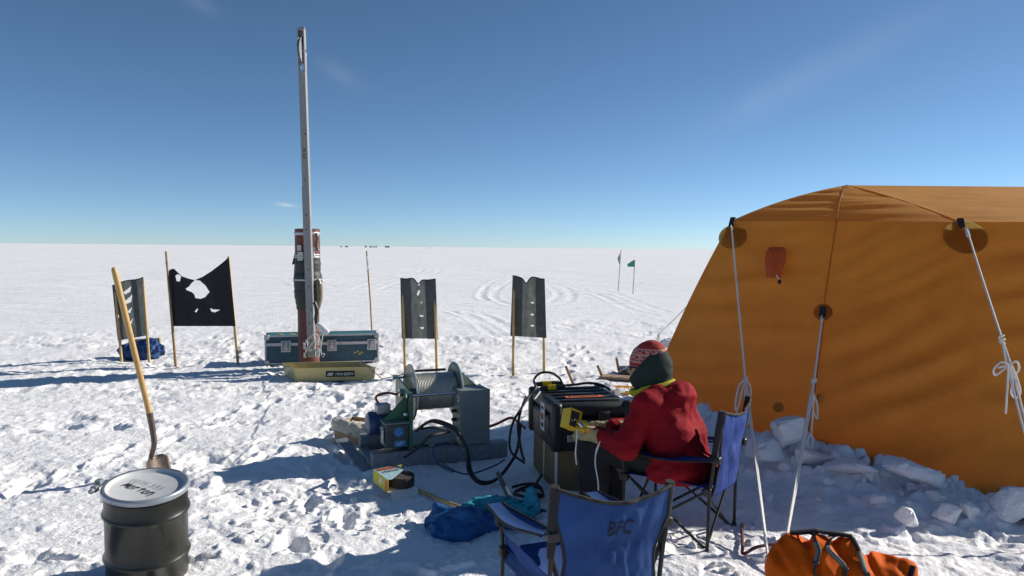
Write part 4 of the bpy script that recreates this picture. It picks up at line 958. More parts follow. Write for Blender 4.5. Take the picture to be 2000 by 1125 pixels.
MB(wf).lathe([(.024, 0), (.024, .03), (.012, .04)], 14, (pxL-.012, .05, .40), (-1, 0, 0)).build('knob', M['chrome'], sled)
# motor + gearbox
MB(wf).box((pxL-.105, .10, .245), (.19, .17, .185)).build('gearbox', M['gear'], sled, bevel=.012)
gb = MB(wf).lathe([(.036, 0), (.036, .002)], 28, (pxL-.095, .0135, .275), (0, -1, 0)).build('round_label', M['lblue'], sled)
MB(wf).box((pxL-.085, .013, .185), (.085, .003, .045)).build('label', M['lblue'], sled)
for k_ in range(3): MB(wf).box((pxL-.095+.012*k_, .0112, .178+.010*k_), (.045-.012*k_, .002, .004)).build('label_print', M['white'], sled)
mt = MB(wf); mt.lathe([(.0, 0), (.06, .0), (.088, .012), (.095, .03), (.095, .06), (.091, .065), (.091, .20), (.095, .205), (.095, .22), (.07, .225), (.07, .26)], 36, (pxL-.30, .26, .30), (1, 0, 0)); mt = mt.build('motor', M['motor'], sled, smooth=35)
mb = MB(wf)
for k in range(14):
    a = k*2*math.pi/14; mb.box((pxL-.165, .26+.093*math.cos(a), .30+.093*math.sin(a)), (.12, .006, .010), y=(0, math.cos(a), math.sin(a)), z=(0, -math.sin(a), math.cos(a)))
mb.build('cooling_fins', M['motor'], mt)
mb = MB(wf); mb.lathe([(.098, 0), (.102, .006), (.102, .028), (.098, .034)], 36, (pxL-.09, .24, .29), (1, 0, 0)); mb.build('motor_flange', M['gear'], sled)
mb = MB(wf); mb.box((pxL-.17, .26, .415), (.11, .10, .075)); mb.build('terminal_box', M['alu_edge'], mt, bevel=.006)
mb = MB(wf); mb.box((pxL-.215, .05, .245), (.012, .07, .11)); mb.lathe([(.013, -.23), (.013, -.2)], 8, (pxL+.0, .05, .31), (1, 0, 0)); mb.build('gear_cover', M['alu_edge'], sled, bevel=.003)
MB(wf).tube(spline([(pxL-.19, .30, .44), (pxL-.20, .36, .49), (pxL-.10, .44, .50), (pxL+.0, .50, .47)], 6), .010, 8).build('red_cable', M['hose_red'], sled)
# control box
cb = MB(wf).box((.80, .055, .36), (.245, .20, .43)).build('control_box', M['grey_encl'], sled, bevel=.005)
lidb = MB(wf).box((.80, -.050, .36), (.25, .014, .435)).build('control_box_door', M['grey_encl'], sled, bevel=.004)
for z in (.505, .205):
    MB(wf).box((.675, .0, z), (.004, .04, .045)).build('white_sticker', M['white'], cb)
    MB(wf).box((.6725, .0, z), (.002, .02, .022)).build('sticker_print', M['black_print'], cb)
for z in (.40, .26, .33): MB(wf).lathe([(.014, 0), (.014, .03), (.010, .04)], 10, (.678, .05, z), (-1, 0, 0)).build('cable_gland', M['blk'], cb)
for z in (.385, .245): MB(wf).box((.675, .02, z), (.003, .025, .025)).build('warning_mark', M['orange_st'], cb)
for x_, z in ((.73, .555), (.87, .57)): MB(wf).lathe([(.012, 0), (.012, .012)], 8, (x_, .05, z+.02), (0, 0, 1)).build('bolt_head', M['chrome'], cb)
for x_ in (.22, .27, .72): MB(wf).lathe([(.012, 0), (.010, .008)], 8, (x_, -.004, .10), (0, -1, 0)).build('bolt', M['chrome'], sled)
MB(wf).box((.10, .05, .129), (.10, .02, .012)).build('wood_chip', M['bamboo'], sled)
def hose(name, pts, r, m, parent=None, n=7): return MB().tube(spline(pts, 7), r, n).build(name, M[m], parent)
dw = 5.45
for off in (0, .018):
    hose('control_cable', [W(812, 842, 5.5), W(835, 825, 5.42), W(855, 822+off*200, 5.38), W(890, 838+off*200, 5.32), W(912, 880, 5.3), W(915+off*300, 920, 5.2), W(938, 944-off*200, 5.12), W(970, 936, 5.2), W(1000, 900, 5.35), W(1012, 870, 5.4), W(1016, 830, 5.35)], .0115, 'rubber', sled)
hose('control_cable', [W(790, 893, 5.55), W(815, 875, 5.45), W(840, 852, 5.4), W(868, 845, 5.5), W(878, 843, 5.55)], .011, 'rubber', sled)
hose('control_cable', [W(818, 838, 5.5), W(845, 835, 5.45), W(870, 838, 5.5)], .010, 'rubber', sled)
hose('signal_cable', [W(877, 865, 5.5), W(852, 868, 5.42), W(845, 885, 5.38), W(855, 905, 5.34), W(875, 915, 5.3), W(915, 926, 5.25), W(965, 910, 5.3), W(985, 898, 5.35)], .006, 'blue_cable', sled)
# wire from mast foot to winch
o = MB().tube([W(651, 660, 10.0), W(700, 700, 8.2), W(746, 740, 6.35), wf((.40, .42, .655))], .004, 5).build('hoist_wire', M['rubber'], None); tag(o, 'thin steel wire running from the mast foot to the winch', 'wire')
o = MB().tube(spline([W(942, 838, 6.1), W(970, 828, 6.15), W(997, 816, 6.2), W(1012, 825, 6.0), W(1025, 836, 5.85)], 6), .012, 8).build('red_hose', M['hose_red'], None); tag(o, 'thin red hose bent across the snow between winch and black case', 'hose')

# carton with grit roll
kf = Fr(G(790, 966)+A(-.02, .0, .055), unit(A(.80, .60, 0)), None, unit(A(.0, -.10, 1)))
ct = thing('carton', 'small open yellow printed carton holding a dark roll beside the steel beam', 'carton', kf.o)
MB(kf).box((-.13, .06, .043), (.004, .22, .085)).build('side', M['carton_y'], ct)
MB(kf).box((-.02, .17, .043), (.22, .004, .085)).build('side', M['carton_y'], ct)
MB(kf).box((-.02, .06, .002), (.22, .22, .004)).build('bottom', M['white'], ct)
tpn = MB(kf).prism([(-.132, -.045, .087), (-.105, -.048, .087), (.05, .07, .087), (.05, .17, .087), (-.132, .17, .087)], (0, 0, .003)).build('top', M['carton_b'], ct)
MB(kf).box((-.05, .14, .0905), (.15, .045, .0015)).build('print_band', M['carton_r'], tpn)
for k_ in range(6): MB(kf).box((-.10+.022*k_, .085+.004*(k_ % 2), .0912), (.009, .034, .0012), x=(1, .25, 0)).build('print_mark', M['black_print'] if k_ % 3 else M['carton_r'], tpn)
MB(kf).lathe([(.018, -.045), (.05, -.045)], 18, (-.1325, .06, .043), (-1, 0, 0), caps=False)
MB(kf).lathe([(.022, 0), (.022, .002)], 20, (-.1325, .055, .045), (-1, 0, 0)).build('round_print', M['white'], ct)
MB(kf).box((-.1325, -.03, .043), (.003, .03, .07)).build('print_band', M['orange_st'], ct)
MB(kf).lathe([(.02, .004), (.085, .004), (.087, .012), (.087, .068), (.085, .074), (.02, .072)], 40, (.01, .02, .003), (0, 0, 1)).build('grit_roll', M['grit'], ct)
MB(kf).prism([(-.11, -.055, .002), (.09, -.055, .002), (.07, -.13, -.05), (-.13, -.12, -.05)], (0, 0, .003)).build('flap', M['white'], ct)
# cardboard tray with crumpled paper
tf = Fr(G(655, 868)+A(.0, .05, -.01), unit(A(.90, -.32, 0)))
tr = thing('cardboard_tray', 'cardboard tray of crumpled pale wrapping beside the blue motor', 'box', tf((.2, .1, 0)))
MB(tf).box((.19, .0, .08), (.42, .008, .17)).build('side', M['card_lt'], tr)
MB(tf).box((.19, .28, .09), (.42, .008, .18)).build('side', M['card_lt'], tr)
MB(tf).box((-.02, .14, .085), (.008, .28, .17)).build('side', M['card_lt'], tr)
MB(tf).box((.40, .14, .05), (.008, .28, .10)).build('side', M['card_lt'], tr)
MB(tf).box((.19, .14, .01), (.42, .28, .008)).build('bottom', M['card_lt'], tr)
def fpap(P): return smin(cap(P, (.0, .02, .17), (.40, .06, .09), .06, .07), ell(P, (.2, .14, .12), (.18, .12, .06)), .05)+.022*np.abs(noise3(P[0]/.07, P[1]/.06, P[2]/.06))+.012*noise3(P[0]/.03, P[1]/.03, P[2]/.05)
sdf('wrapping_paper', fpap, (-.12, -.12, .0), (.52, .32, .28), .009, M['paper'], tr, tf)

# ================================================================== cardboard box and black case
bx_ = unit(A(.974, .225, 0)); kf2 = Fr(A(.315, 5.10, -.02), bx_)
cbx = thing('cardboard_box', 'plain brown cardboard box under the black case with a warning sign', 'box', kf2((.26, .3, 0)))
MB(kf2).box((.255, .31, .15), (.51, .60, .30)).build('carton', M['card'], cbx, bevel=.006)
MB(kf2).box((-.001, .302, .15), (.004, .016, .299)).build('seam_tape', M['white'], cbx)
MB(kf2).box((.003, -.0015, .15), (.018, .004, .298)).build('edge_tape', M['white'], cbx)
sg = MB(kf2).box((.235, -.002, .165), (.085, .003, .115)).build('warning_sign', M['white'], cbx)
mb = MB(kf2)
for dx, dz_, wx_, wz_ in ((0, .035, .074, .004), (0, -.032, .074, .004), (-.035, .0, .004, .07), (.035, .0, .004, .07)): mb.box((.235+dx, -.0045, .168+dz_), (wx_, .002, wz_))
mb.box((.235, -.0045, .17), (.092, .002, .005), x=(1, 0, -.85)); mb.build('red_frame', M['red_print'], sg)
mb = MB(kf2); mb.lathe([(.007, 0), (.007, .002)], 12, (.237, -.0045, .192), (0, -1, 0)); mb.box((.237, -.0045, .172), (.014, .0018, .024)); mb.box((.231, -.0045, .153), (.005, .0018, .018)); mb.box((.243, -.0045, .153), (.005, .0018, .018)); mb.build('figure_print', M['black_print'], sg)
for k_ in range(2): MB(kf2).box((.222+.026*k_, -.0045, .121), (.020, .002, .009)).build('print_mark', M['black_print'], sg)
kf3 = Fr(A(.30, 5.07, .282), bx_); bk = thing('black_case', 'black ribbed equipment case with cables on top of the cardboard box', 'case', kf3((.28, .32, 0)))
Wd, Dd, Hd = .57, .66, .335
body = MB(kf3).box((Wd/2, Dd/2, .115), (Wd, Dd, .23)).build('shell', M['blk'], bk, bevel=.03)
lid = MB(kf3).box((Wd/2, Dd/2, .285), (Wd*1.01, Dd*1.01, .10)).build('lid', M['blk'], bk, bevel=.03)
for y in (.10, .21, .32, .43, .54): MB(kf3).box((Wd/2+.01, y, .340), (Wd*.76, .05, .018)).build('rib', M['blk'], lid, bevel=.007)
for y in (.02, Dd-.02):
    for x_ in (.02, Wd-.02): MB(kf3).box((x_, y, .175), (.075, .075, .34)).build('corner_bumper', M['blk'], bk, bevel=.022)
for x_ in (.15, .36): 
    la = MB(kf3).box((x_, -.008, .235), (.085, .03, .09)).build('latch', M['blk'], bk, bevel=.008)
    MB(kf3).box((x_, -.025, .25), (.06, .008, .04)).build('latch_lever', M['blk'], la, bevel=.004)
MB(kf3).box((.38, .012, .150), (.36, .03, .06)).build('instrument_panel', M['alu_edge'], bk, bevel=.004)
for x_ in (.27, .33, .39, .46): MB(kf3).lathe([(.014, 0), (.014, .012), (.009, .016)], 12, (x_, -.004, .155), (0, -1, 0)).build('knob', M['blk'], bk)
MB(kf3).box((.17, .006, .095), (.15, .02, .05)).build('instrument_panel', M['alu_edge'], bk, bevel=.004)
MB(kf3).box((.42, -.004, .225), (.08, .006, .012)).build('red_label', M['red_print'], bk)
st_ = MB(kf3).prism([(.13, .135, .3515), (.42, .135, .3515), (.40, .195, .3515), (.13, .195, .3515)], (0, 0, .002)).build('orange_sticker', M['orange_st'], lid)
text('lettering', 'PACKING', .042, kf3((.265, .165, .3545)), bx_, kf3.y, M['black_print'], st_, sx=1.25)
pp = MB(kf3).box((-.001, .30, .19), (.004, .10, .20)).build('paper_label', M['white'], bk)
for z, h in ((.255, .02), (.19, .05), (.13, .03)): MB(kf3).box((-.0035, .30, z), (.002, .06, h)).build('label_print', M['carton_r'] if h > .04 else M['black_print'], pp)
MB(kf3).box((-.004, .14, .16), (.02, .10, .12)).build('side_handle', M['blk'], bk, bevel=.01)
# cable plugs and loose cables on the case
pl_ = thing('cable_plug', 'pair of yellow and black cable connectors lying on the black case', 'connector', W(1068, 755, 5.6))
for k, (pa, pb) in enumerate(((W(1060, 750, 5.62), W(1078, 749, 5.62)), (W(1070, 758, 5.55), W(1086, 756, 5.55)))):
    MB().tube([pa, pb], .022, 14).build('yellow_sleeve', M['yellow'], pl_)
    e = unit(pb-pa); MB().tube([pa-e*.06, pa+e*.002], [.016, .02], 12).build('plug_body', M['blk'], pl_); MB().tube([pb-e*.002, pb+e*.07], [.021, .014], 12).build('plug_body', M['blk'], pl_)
MB().tube(spline([W(1100, 752, 5.55), W(1092, 738, 5.6), W(1075, 728, 5.6), W(1055, 729, 5.6), W(1043, 742, 5.58), W(1046, 758, 5.5), W(1035, 772, 5.45), W(1020, 795, 5.35), W(1002, 825, 5.25), W(995, 860, 5.2), W(1000, 885, 5.15), W(1025, 905, 5.12)], 7), .009, 8).build('loose_cable', M['rubber'], pl_)
MB().tube(spline([W(1100, 753, 5.6), W(1125, 751, 5.7), W(1150, 748, 5.72), W(1175, 752, 5.7), W(1192, 762, 5.65)], 7), .010, 8).build('loose_cable', M['rubber'], pl_)
MB().tube(spline([W(1027, 775, 5.5), W(1015, 810, 5.3), W(1012, 840, 5.22), W(1018, 880, 5.15), W(1024, 900, 5.12)], 7), .010, 8).build('loose_cable', M['rubber'], pl_)
MB().tube([W(1055, 765, 5.5), W(1044, 780, 5.42)], .006, 8).build('white_cable', M['white'], pl_)
for k, (pts, r) in enumerate(((([(1000, 960), (1025, 957), (1050, 962), (1060, 975), (1040, 985), (1010, 982), (1005, 970), (1030, 962), (1058, 968)]), .010), (([(1058, 935), (1045, 960), (1040, 985), (1044, 1005), (1060, 1010)]), .010), (([(1020, 965), (1045, 975), (1062, 985)]), .010))):
    o = MB().tube(spline([A(*G(x_, y_))+A(0, 0, .03+.012*(i % 3)) for i, (x_, y_) in enumerate(pts)], 7), r, 8).build('coiled_cable', M['rubber'], None); tag(o, ['black cable coiled on the snow behind the lettered chair', 'black cable hanging in a bend down to the snow beside the lettered chair', 'short black cable crossing the coil on the snow'][k], 'cable')

# ================================================================== folding camp chairs
def sheet(fr, P, name, m, parent): return MB(fr).grid(P).build(name, m, parent, smooth=80, solid=.003)
def camp_chair(label, o, fwd, fab, hw=.25, hd=.25, seat=.38, arm=(.58, .55), top=(.82, .82), sag=.05, back_bow=.05, letters=True, arm_out=.0, occupied=False):
    left = A(-fwd[1], fwd[0], 0); fr = Fr(o, fwd, left)     # local: x forward, y left, z up
    c = thing('camp_chair', label, 'chair', o, 'blue folding camp chairs')
    def tb(name, pts, r=.0085): return MB(fr).tube(pts, r, 10).build(name, M['chair_tube'], c)
    fl = {(i, j): A(i*hd*1.02, j*hw*1.02, 0) for i in (-1, 1) for j in (-1, 1)}
    st_ = {(i, j): A(i*hd, j*hw*.98, seat) for i in (-1, 1) for j in (-1, 1)}
    for j in (-1, 1):
        tpz = top[0] if j == 1 else top[1]
        tb('back_post', [fl[(-1, j)], A(-hd-.01, j*hw, seat), A(-hd-.07, j*hw*1.02, tpz)], .0095)
        tb('front_post', [fl[(1, j)], A(hd, j*hw, seat), A(hd+.01, j*hw*1.03, arm[1])], .0095)
        tb('cross_leg', [fl[(1, j)]+A(0, -j*.014, .02), st_[(-1, j)]+A(0, -j*.014, 0)]); tb('cross_leg', [fl[(-1, j)]+A(0, -j*.03, .02), st_[(1, j)]+A(0, -j*.03, 0)])
    for i in (-1, 1):
        tb('cross_leg', [fl[(i, 1)]+A(-i*.014, 0, .02), st_[(i, -1)]+A(-i*.014, 0, 0)]); tb('cross_leg', [fl[(i, -1)]+A(-i*.03, 0, .02), st_[(i, 1)]+A(-i*.03, 0, 0)])
        for j in (-1, 1):
            MB(fr).lathe([(.024, -.012), (.026, .0), (.02, .02), (.012, .045)], 12, fl[(i, j)]).build('foot', M['blk'], c)
            MB(fr).box(st_[(i, j)]+A(0, 0, -.005), (.045, .045, .05)).build('joint', M['blk'], c, bevel=.008)
    # seat
    U_, V_ = np.meshgrid(np.linspace(-1, 1, 26), np.linspace(-1, 1, 26))
    z = seat+.012-sag*(1-U_**2)*(1-V_**2)+.006*noise2(U_*3+5, V_*3)*(1-U_**2)
    sheet(fr, np.stack([U_*hd*1.0, V_*hw*.98*(1-.10*(1-U_**2)*np.abs(V_)), z], -1), 'seat', fab, c)
    # backrest: hangs between the posts, top edge sags, sides pulled in towards the bottom
    V_, U_ = np.meshgrid(np.linspace(0, 1, 34), np.linspace(-1, 1, 34), indexing='ij')    # V_ up, U_ left
    tz_ = top[1]+(top[0]-top[1])*(U_+1)/2
    zt = tz_-.045*(1-U_**2)**1.3
    z = (seat-.03)+(zt-seat+.03)*V_
    side = hw*(1-.22*np.sin(np.pi*np.clip((.75-V_)/.75, 0, 1))*.9)
    x = -hd-.02-.065*V_-back_bow*(1-U_**2)*(1-.3*V_)+.010*noise2(U_*2+3, V_*4)+.009*noise2((U_+V_)*5, (U_-V_)*1.5+2)*(1-U_**2)+.006*noise2((U_-.8*V_)*9, (U_+V_)*1.2+7)*(1-U_**2)
    Pb = np.stack([x, U_*side, z], -1); bk_ = sheet(fr, Pb, 'backrest', fab, c)
    MB(fr).tube(Pb[-1], .008, 8).build('top_binding', M['blk_web'], bk_)
    for k in (0, -1): MB(fr).tube(Pb[:, k], .007, 8).build('side_binding', M['blk_web'], bk_)
    for j in (-1, 1):
        tpz = top[0] if j == 1 else top[1]
        a_, b_ = A(-hd-.03, j*hw, seat+.18), A(-hd-.072, j*hw*1.02, tpz+.012)
        MB(fr).tube([a_, (a_+b_)/2, b_], [.016, .02, .018], 10).build('post_sleeve', M['blk_web'], c)
        MB(fr).tube([A(-hd-.02, j*hw*.8, seat+.05), A(-hd-.025, j*hw*.97, seat+.17), A(-hd-.03, j*hw, seat+.2)], .010, 8, flat=.4).build('tension_strap', M['blk_web'], c)
    # armrests
    for j in (-1, 1):
        t = np.linspace(0, 1, 20)[:, None]; s = np.linspace(-1, 1, 9)[None, :]
        ln = 1.0+arm_out
        xx_ = (-hd-.04)+(2*hd+.06)*ln*t+0*s; wv = .05-.012*np.cos(t*6.28)
        yy = j*(hw+.005)+s*wv; zz = arm[0]+(arm[1]-arm[0])*t-.02*np.sin(np.pi*t)-.014*(1-s**2)*np.sin(np.pi*t)+.012
        Pa = np.stack([xx_, yy+0*t, zz+0*s], -1); ar = sheet(fr, Pa, 'armrest', fab, c)
        for k in (0, -1): MB(fr).tube(Pa[:, k], .006, 8).build('binding', M['blk_web'], ar)
        MB(fr).box((-hd-.045, j*hw, arm[0]+.01), (.05, .05, .04)).build('joint', M['blk'], c, bevel=.008)
        MB(fr).box((hd+.005, j*hw*1.02, arm[1]-.02), (.05, .055, .06)).build('corner_pocket', M['blk_web'], c, bevel=.008)
        a = np.linspace(0, 2*np.pi, 22); MB(fr).tube(np.stack([hd*.62+.042*np.cos(a), j*(hw+.005)+.036*np.sin(a), arm[1]+.006+0*a], 1), .006, 6).build('cup_ring', M['blk_web'], ar)
    return c, fr, Pb
# chair seen from behind, with stencilled letters
o1 = A(.277, 3.02, -.02)
ch1, cf1, Pb = camp_chair('empty blue camp chair with BFC stencilled on its back', o1, unit(A(-.34, .94, 0)), M['chair'], .235, .25, .40, (.66, .56), (.85, .82), .07, .05, arm_out=.16)
ci = Pb[25, 16]; tx = unit(Pb[24, 14]-Pb[24, 18]); ty = unit(Pb[28, 16]-Pb[20, 16])
lo = text('lettering', 'BFC', .088, cf1(ci+A(-.006, 0, 0)), cf1.M.T @ tx, cf1.M.T @ ty, M['print'], ch1, sx=.72)
# drape letters on the cloth: push every vertex to the back sheet
me = lo.data; co = np.zeros(len(me.vertices)*3); me.vertices.foreach_get('co', co); co = co.reshape(-1, 3)+parent_base(ch1)
loc = (co-cf1.o) @ cf1.M.T; flatP = Pb.reshape(-1, 3)
for i, p in enumerate(loc):
    q_ = (flatP[:, 1]-p[1])**2+(flatP[:, 2]-p[2])**2; k = np.argsort(q_)[:9]; w9 = 1/(q_[k]+2e-5); loc[i, 0] = (flatP[k, 0]*w9).sum()/w9.sum()-.007
me.vertices.foreach_set('co', (cf1(loc)-parent_base(ch1)).ravel())
# low side wing of that chair (seat side panel)
t = np.linspace(0, 1, 14)[:, None]; s = np.linspace(0, 1, 14)[None, :]
Pw = np.stack([-.24+.50*t+0*s, .235-.02*np.sin(np.pi*s)*np.ones_like(t)+.008*noise2(t*4, s*4), .36+(.50-.36+.0*t)*s*(1-.15*t)], -1)
sheet(cf1, Pw, 'side_wing', M['chair'], ch1)
# chair under the person
o2 = A(1.03, 4.44, -.03); fw2 = unit(A(-.84, .55, 0))
ch2, cf2, Pb2 = camp_chair('blue camp chair occupied by the person in the red parka', o2, fw2, M['chair2'], .25, .255, .375, (.55, .53), (.83, .83), .05, .03)
ci = Pb2[25, 10]; text('lettering', 'BFC', .09, cf2(Pb2[26, 12]+A(.012, 0, 0)), cf2.M.T @ unit(Pb2[24, 14]-Pb2[24, 10]), cf2.M.T @ unit(Pb2[28, 12]-Pb2[20, 12]), M['print'], ch2, sx=.7)

# ================================================================== person
pf = Fr(A(1.0, 4.46, -.02), fw2, A(-fw2[1], fw2[0], 0))      # x forward, y left, z up
person = thing('person', 'person in a red parka seated in a chair holding a yellow box', 'person', pf.o)
J = dict(pel=(.0, 0, .44), chest=(.10, 0, .74), neck=(.135, 0, .87), head=(.20, 0, .985))
shL, shR = (.10, .19, .785), (.10, -.175, .79); elL, elR = (.185, .305, .56), (.21, -.28, .55); wrL, wrR = (.43, .20, .565), (.44, -.02, .57)
knL, knR = (.50, .12, .47), (.51, -.13, .47); anL, anR = (.47, .13, .08), (.49, -.14, .08)
def chain(P, pts, rad, k=.04):
    d_ = None
    for a_, b_, ra, rb_ in zip(pts[:-1], pts[1:], rad[:-1], rad[1:]):
        e = cap(P, a_, b_, ra, rb_); d_ = e if d_ is None else smin(d_, e, k)
    return d_
def headf(P):       # local head with chin, nose, brow; looks forward and down
    d_ = ell(P, (.195, 0, 1.0), (.098, .078, .112)); d_ = smin(d_, ell(P, (.235, 0, .925), (.058, .052, .06)), .04)
    d_ = smin(d_, cap(P, (.285, 0, .985), (.308, 0, .955), .010, .015), .018)       # nose
    d_ = smin(d_, cap(P, (.268, -.035, 1.01), (.268, .035, 1.01), .018, .018), .02)   # brow
    d_ = smin(d_, cap(P, (.282, -.018, .925), (.282, .018, .925), .010, .010), .012)  # lips
    for s in (-1, 1): d_ = smin(d_, ell(P, (.185, s*.08, .98), (.022, .012, .032)), .01)
    return d_
def bodyf(P):
    d_ = headf(P); d_ = smin(d_, cap(P, (.16, 0, .93), (.11, 0, .82), .055, .06), .03)
    d_ = smin(d_, chain(P, ((0, 0, .44), (.03, 0, .58), (.10, 0, .74)), (.14, .13, .14)), .05)
    for s, sh_, el_, wr_, kn_, an_ in ((1, shL, elL, wrL, knL, anL), (-1, shR, elR, wrR, knR, anR)):
        d_ = smin(d_, chain(P, ((.10, 0, .78), sh_, el_, wr_), (.09, .06, .045, .032)), .03)
        d_ = smin(d_, chain(P, ((0, s*.08, .44), kn_, an_, (an_[0]+.14, an_[1], .05)), (.085, .058, .04, .035)), .04)
    return d_
sdf('body', bodyf, (-.25, -.42, -.02), (.75, .42, 1.16), .0125, M['skin'], person, pf)
fold = lambda P, a, b, c: a*np.abs(noise3(P[0]/b, P[1]/b, P[2]/c))
def jackf(P):
    d_ = None
    for s in (-1, 1):
        e = chain(P, ((-.03, s*.075, .44), (.0, s*.085, .58), (.075, s*.095, .74), (.10, s*.07, .80)), (.145, .148, .132, .09), .05); d_ = e if d_ is None else smin(d_, e, .06)
    d_ = smin(d_, ell(P, (-.03, 0, .40), (.215, .245, .12)), .06)        # flared skirt of the parka
    for sh_, el_, wr_ in ((shL, elL, wrL), (shR, elR, wrR)):
        d_ = smin(d_, chain(P, ((.09, sh_[1]*.6, .80), sh_, el_, (wr_[0]-.02, wr_[1]*.98, wr_[2])), (.10, .088, .074, .054), .03), .016)
    d_ = smin(d_, ell(P, (.0, 0, .845), (.105, .14, .075)), .04)      # hood gathered behind the neck
    d_ = smin(d_, ell(P, (-.055, 0, .80), (.055, .11, .10)), .03)
    hem = .345-P[2]+.012*noise3(P[0]/.1, P[1]/.1, 0*P[2])
    d_ = d_+fold(P, .013, .20, .06)-.006+.006*noise3(P[0]/.06+5, P[1]/.06, P[2]/.09)+.014*np.abs(noise3(P[0]/.09+P[2]/.07, P[1]/.10, P[2]/.2+3))
    neckhole = cap(P, (.150, 0, .875), (.20, 0, 1.02), .118, .14)
    crease = cap(P, (.03, -.10, .885), (.03, .10, .885), .022, .022)
    return np.maximum(np.maximum(d_, hem), -np.minimum(neckhole, crease))
sdf('parka', jackf, (-.32, -.46, .30), (.56, .46, 1.0), .0085, M['jacket'], person, pf)
def trouf(P):
    d_ = None
    for s, kn_, an_ in ((1, knL, anL), (-1, knR, anR)):
        e = chain(P, ((-.02, s*.095, .44), (.22, s*.105, .475), kn_, ((kn_[0]+an_[0])/2, kn_[1], .28), an_), (.115, .112, .088, .082, .085), .05); d_ = e if d_ is None else smin(d_, e, .03)
    return np.maximum(d_+fold(P, .02, .14, .09)-.006+.008*noise3(P[0]/.06, P[1]/.06, P[2]/.06), .07-P[2])
sdf('trousers', trouf, (-.16, -.28, .03), (.64, .28, .64), .010, M['trouser'], person, pf)
for an_ in (anL, anR):
    def bootf(P, an_=an_): return np.maximum(smin(cap(P, (an_[0], an_[1], .14), (an_[0], an_[1], .06), .062, .06), cap(P, (an_[0]-.02, an_[1], .045), (an_[0]+.19, an_[1], .04), .055, .045), .03), .004-P[2])
    sdf('boot', bootf, (an_[0]-.12, an_[1]-.1, -.01), (an_[0]+.28, an_[1]+.1, .24), .012, M['blk_web'], person, pf)
# knitted hat, fleece hood, sunglasses
def hatf(P):
    d_ = ell(P, (.185, 0, 1.015), (.118, .097, .125)); d_ = smin(d_, ell(P, (.15, 0, 1.085), (.07, .07, .065)), .05)
    rim = (1.0-P[2])*.9-(P[0]-.19)*-.1
    return np.maximum(d_+.004*noise3(P[0]/.03, P[1]/.03, P[2]/.03), (.992-.10*(P[0]-.19))-P[2])
hat_e = sdf('knitted_hat', hatf, (.02, -.14, .93), (.36, .14, 1.2), .0065, M['hat'], person, pf)
hat_loc = pf((.19, 0, .965))-np.array(person.location)
V = np.zeros(len(hat_e.data.vertices)*3); hat_e.data.vertices.foreach_get('co', V); hat_e.data.vertices.foreach_set('co', (V.reshape(-1, 3)-hat_loc).ravel()); hat_e.location = hat_loc.tolist(); hat_e.data.update()
def hoodf(P):
    d_ = ell(P, (.165, 0, .995), (.136, .112, .142)); d_ = smin(d_, cap(P, (.15, 0, .94), (.13, 0, .84), .095, .092), .05); d_ = smin(d_, ell(P, (.225, 0, .915), (.082, .075, .07)), .04)
    cut = (P[0]-.20)*.74+(P[2]-.995)*.67-.012                          # leaves forehead and hat free
    return np.maximum(np.maximum(d_+.012*np.abs(noise3(P[0]/.09, P[1]/.09, P[2]/.05)), cut), (.865-.25*(P[0]-.1))-P[2])
sdf('fleece_hood', hoodf, (-.02, -.16, .78), (.36, .16, 1.16), .007, M['fleece'], person, pf)
a = np.linspace(0, 2*np.pi, 40); pts = np.stack([.150+.122*np.cos(a), .122*np.sin(a), .866-.34*(.118*np.cos(a))+.004*np.sin(a*5)], 1)
MB(pf).tube(pts, .021+.004*np.sin(a*4), 10, caps=False).build('yellow_collar', M['fleece_y'], person)
for s in (-1, 1):
    MB(pf).lathe([(.002, .004), (.02, .003), (.027, -.002), (.024, -.006), (.002, -.004)], 18, (.287, s*.036, .985), unit(A(1, s*.35, -.1))).build('lens', M['lens'], person)
    MB(pf).tube([(.288, s*.06, .99), (.24, s*.088, .992), (.18, s*.096, .99)], .005, 6).build('glasses_arm', M['lens'], person)
# gloves: palm, four curled fingers and a thumb around a grip along 'axis'
def glove(name, wr, palm_dir, up, grip_r=.024):
    """wrist position, direction wrist->knuckles, direction out of the back of the hand"""
    x_ = unit(palm_dir); z_ = unit(A(*up)-x_*(A(*up) @ x_)); hf = Fr(wr, x_, np.cross(z_, x_), z_)
    def gf(P):
        d_ = cap(P, (-.085, 0, 0), (-.02, 0, 0), .052, .040)                      # gauntlet cuff
        d_ = smin(d_, np.maximum(ell(P, (.045, 0, .0), (.065, .056, .032)), -1), .025)
        for k, (yy, L_, r_) in enumerate(((-.038, .88, .0135), (-.0125, 1., .0145), (.0135, .96, .014), (.037, .78, .012))):
            q = [(.088, yy, .008), (.088+.034*L_, yy, -.004), (.088+.040*L_, yy, -.038*L_), (.088+.012*L_, yy, -.060*L_)]
            d_ = smin(d_, chain(P, q, (r_*1.1, r_*1.05, r_, r_*.9), .008), .007)
        d_ = smin(d_, chain(P, ((.02, -.045, -.006), (.058, -.066, -.026), (.092, -.052, -.048)), (.019, .016, .013), .01), .012)
        return d_+.005*np.abs(noise3(P[0]/.02, P[1]/.03, P[2]/.03))-.002
    return sdf(name, gf, (-.15, -.12, -.11), (.17, .09, .08), .0042, M['glove'], person, hf), hf
gL, hfL = glove('glove', pf(A(*wrL)+A(.045, -.01, 0)), pf.M.T @ A(.93, -.30, -.05), pf.M.T @ A(-.1, .55, .8))
gR, hfR = glove('glove', pf(A(*wrR)+A(.035, .0, 0)), pf.M.T @ A(.9, .25, -.05), pf.M.T @ A(-.1, -.5, .8))

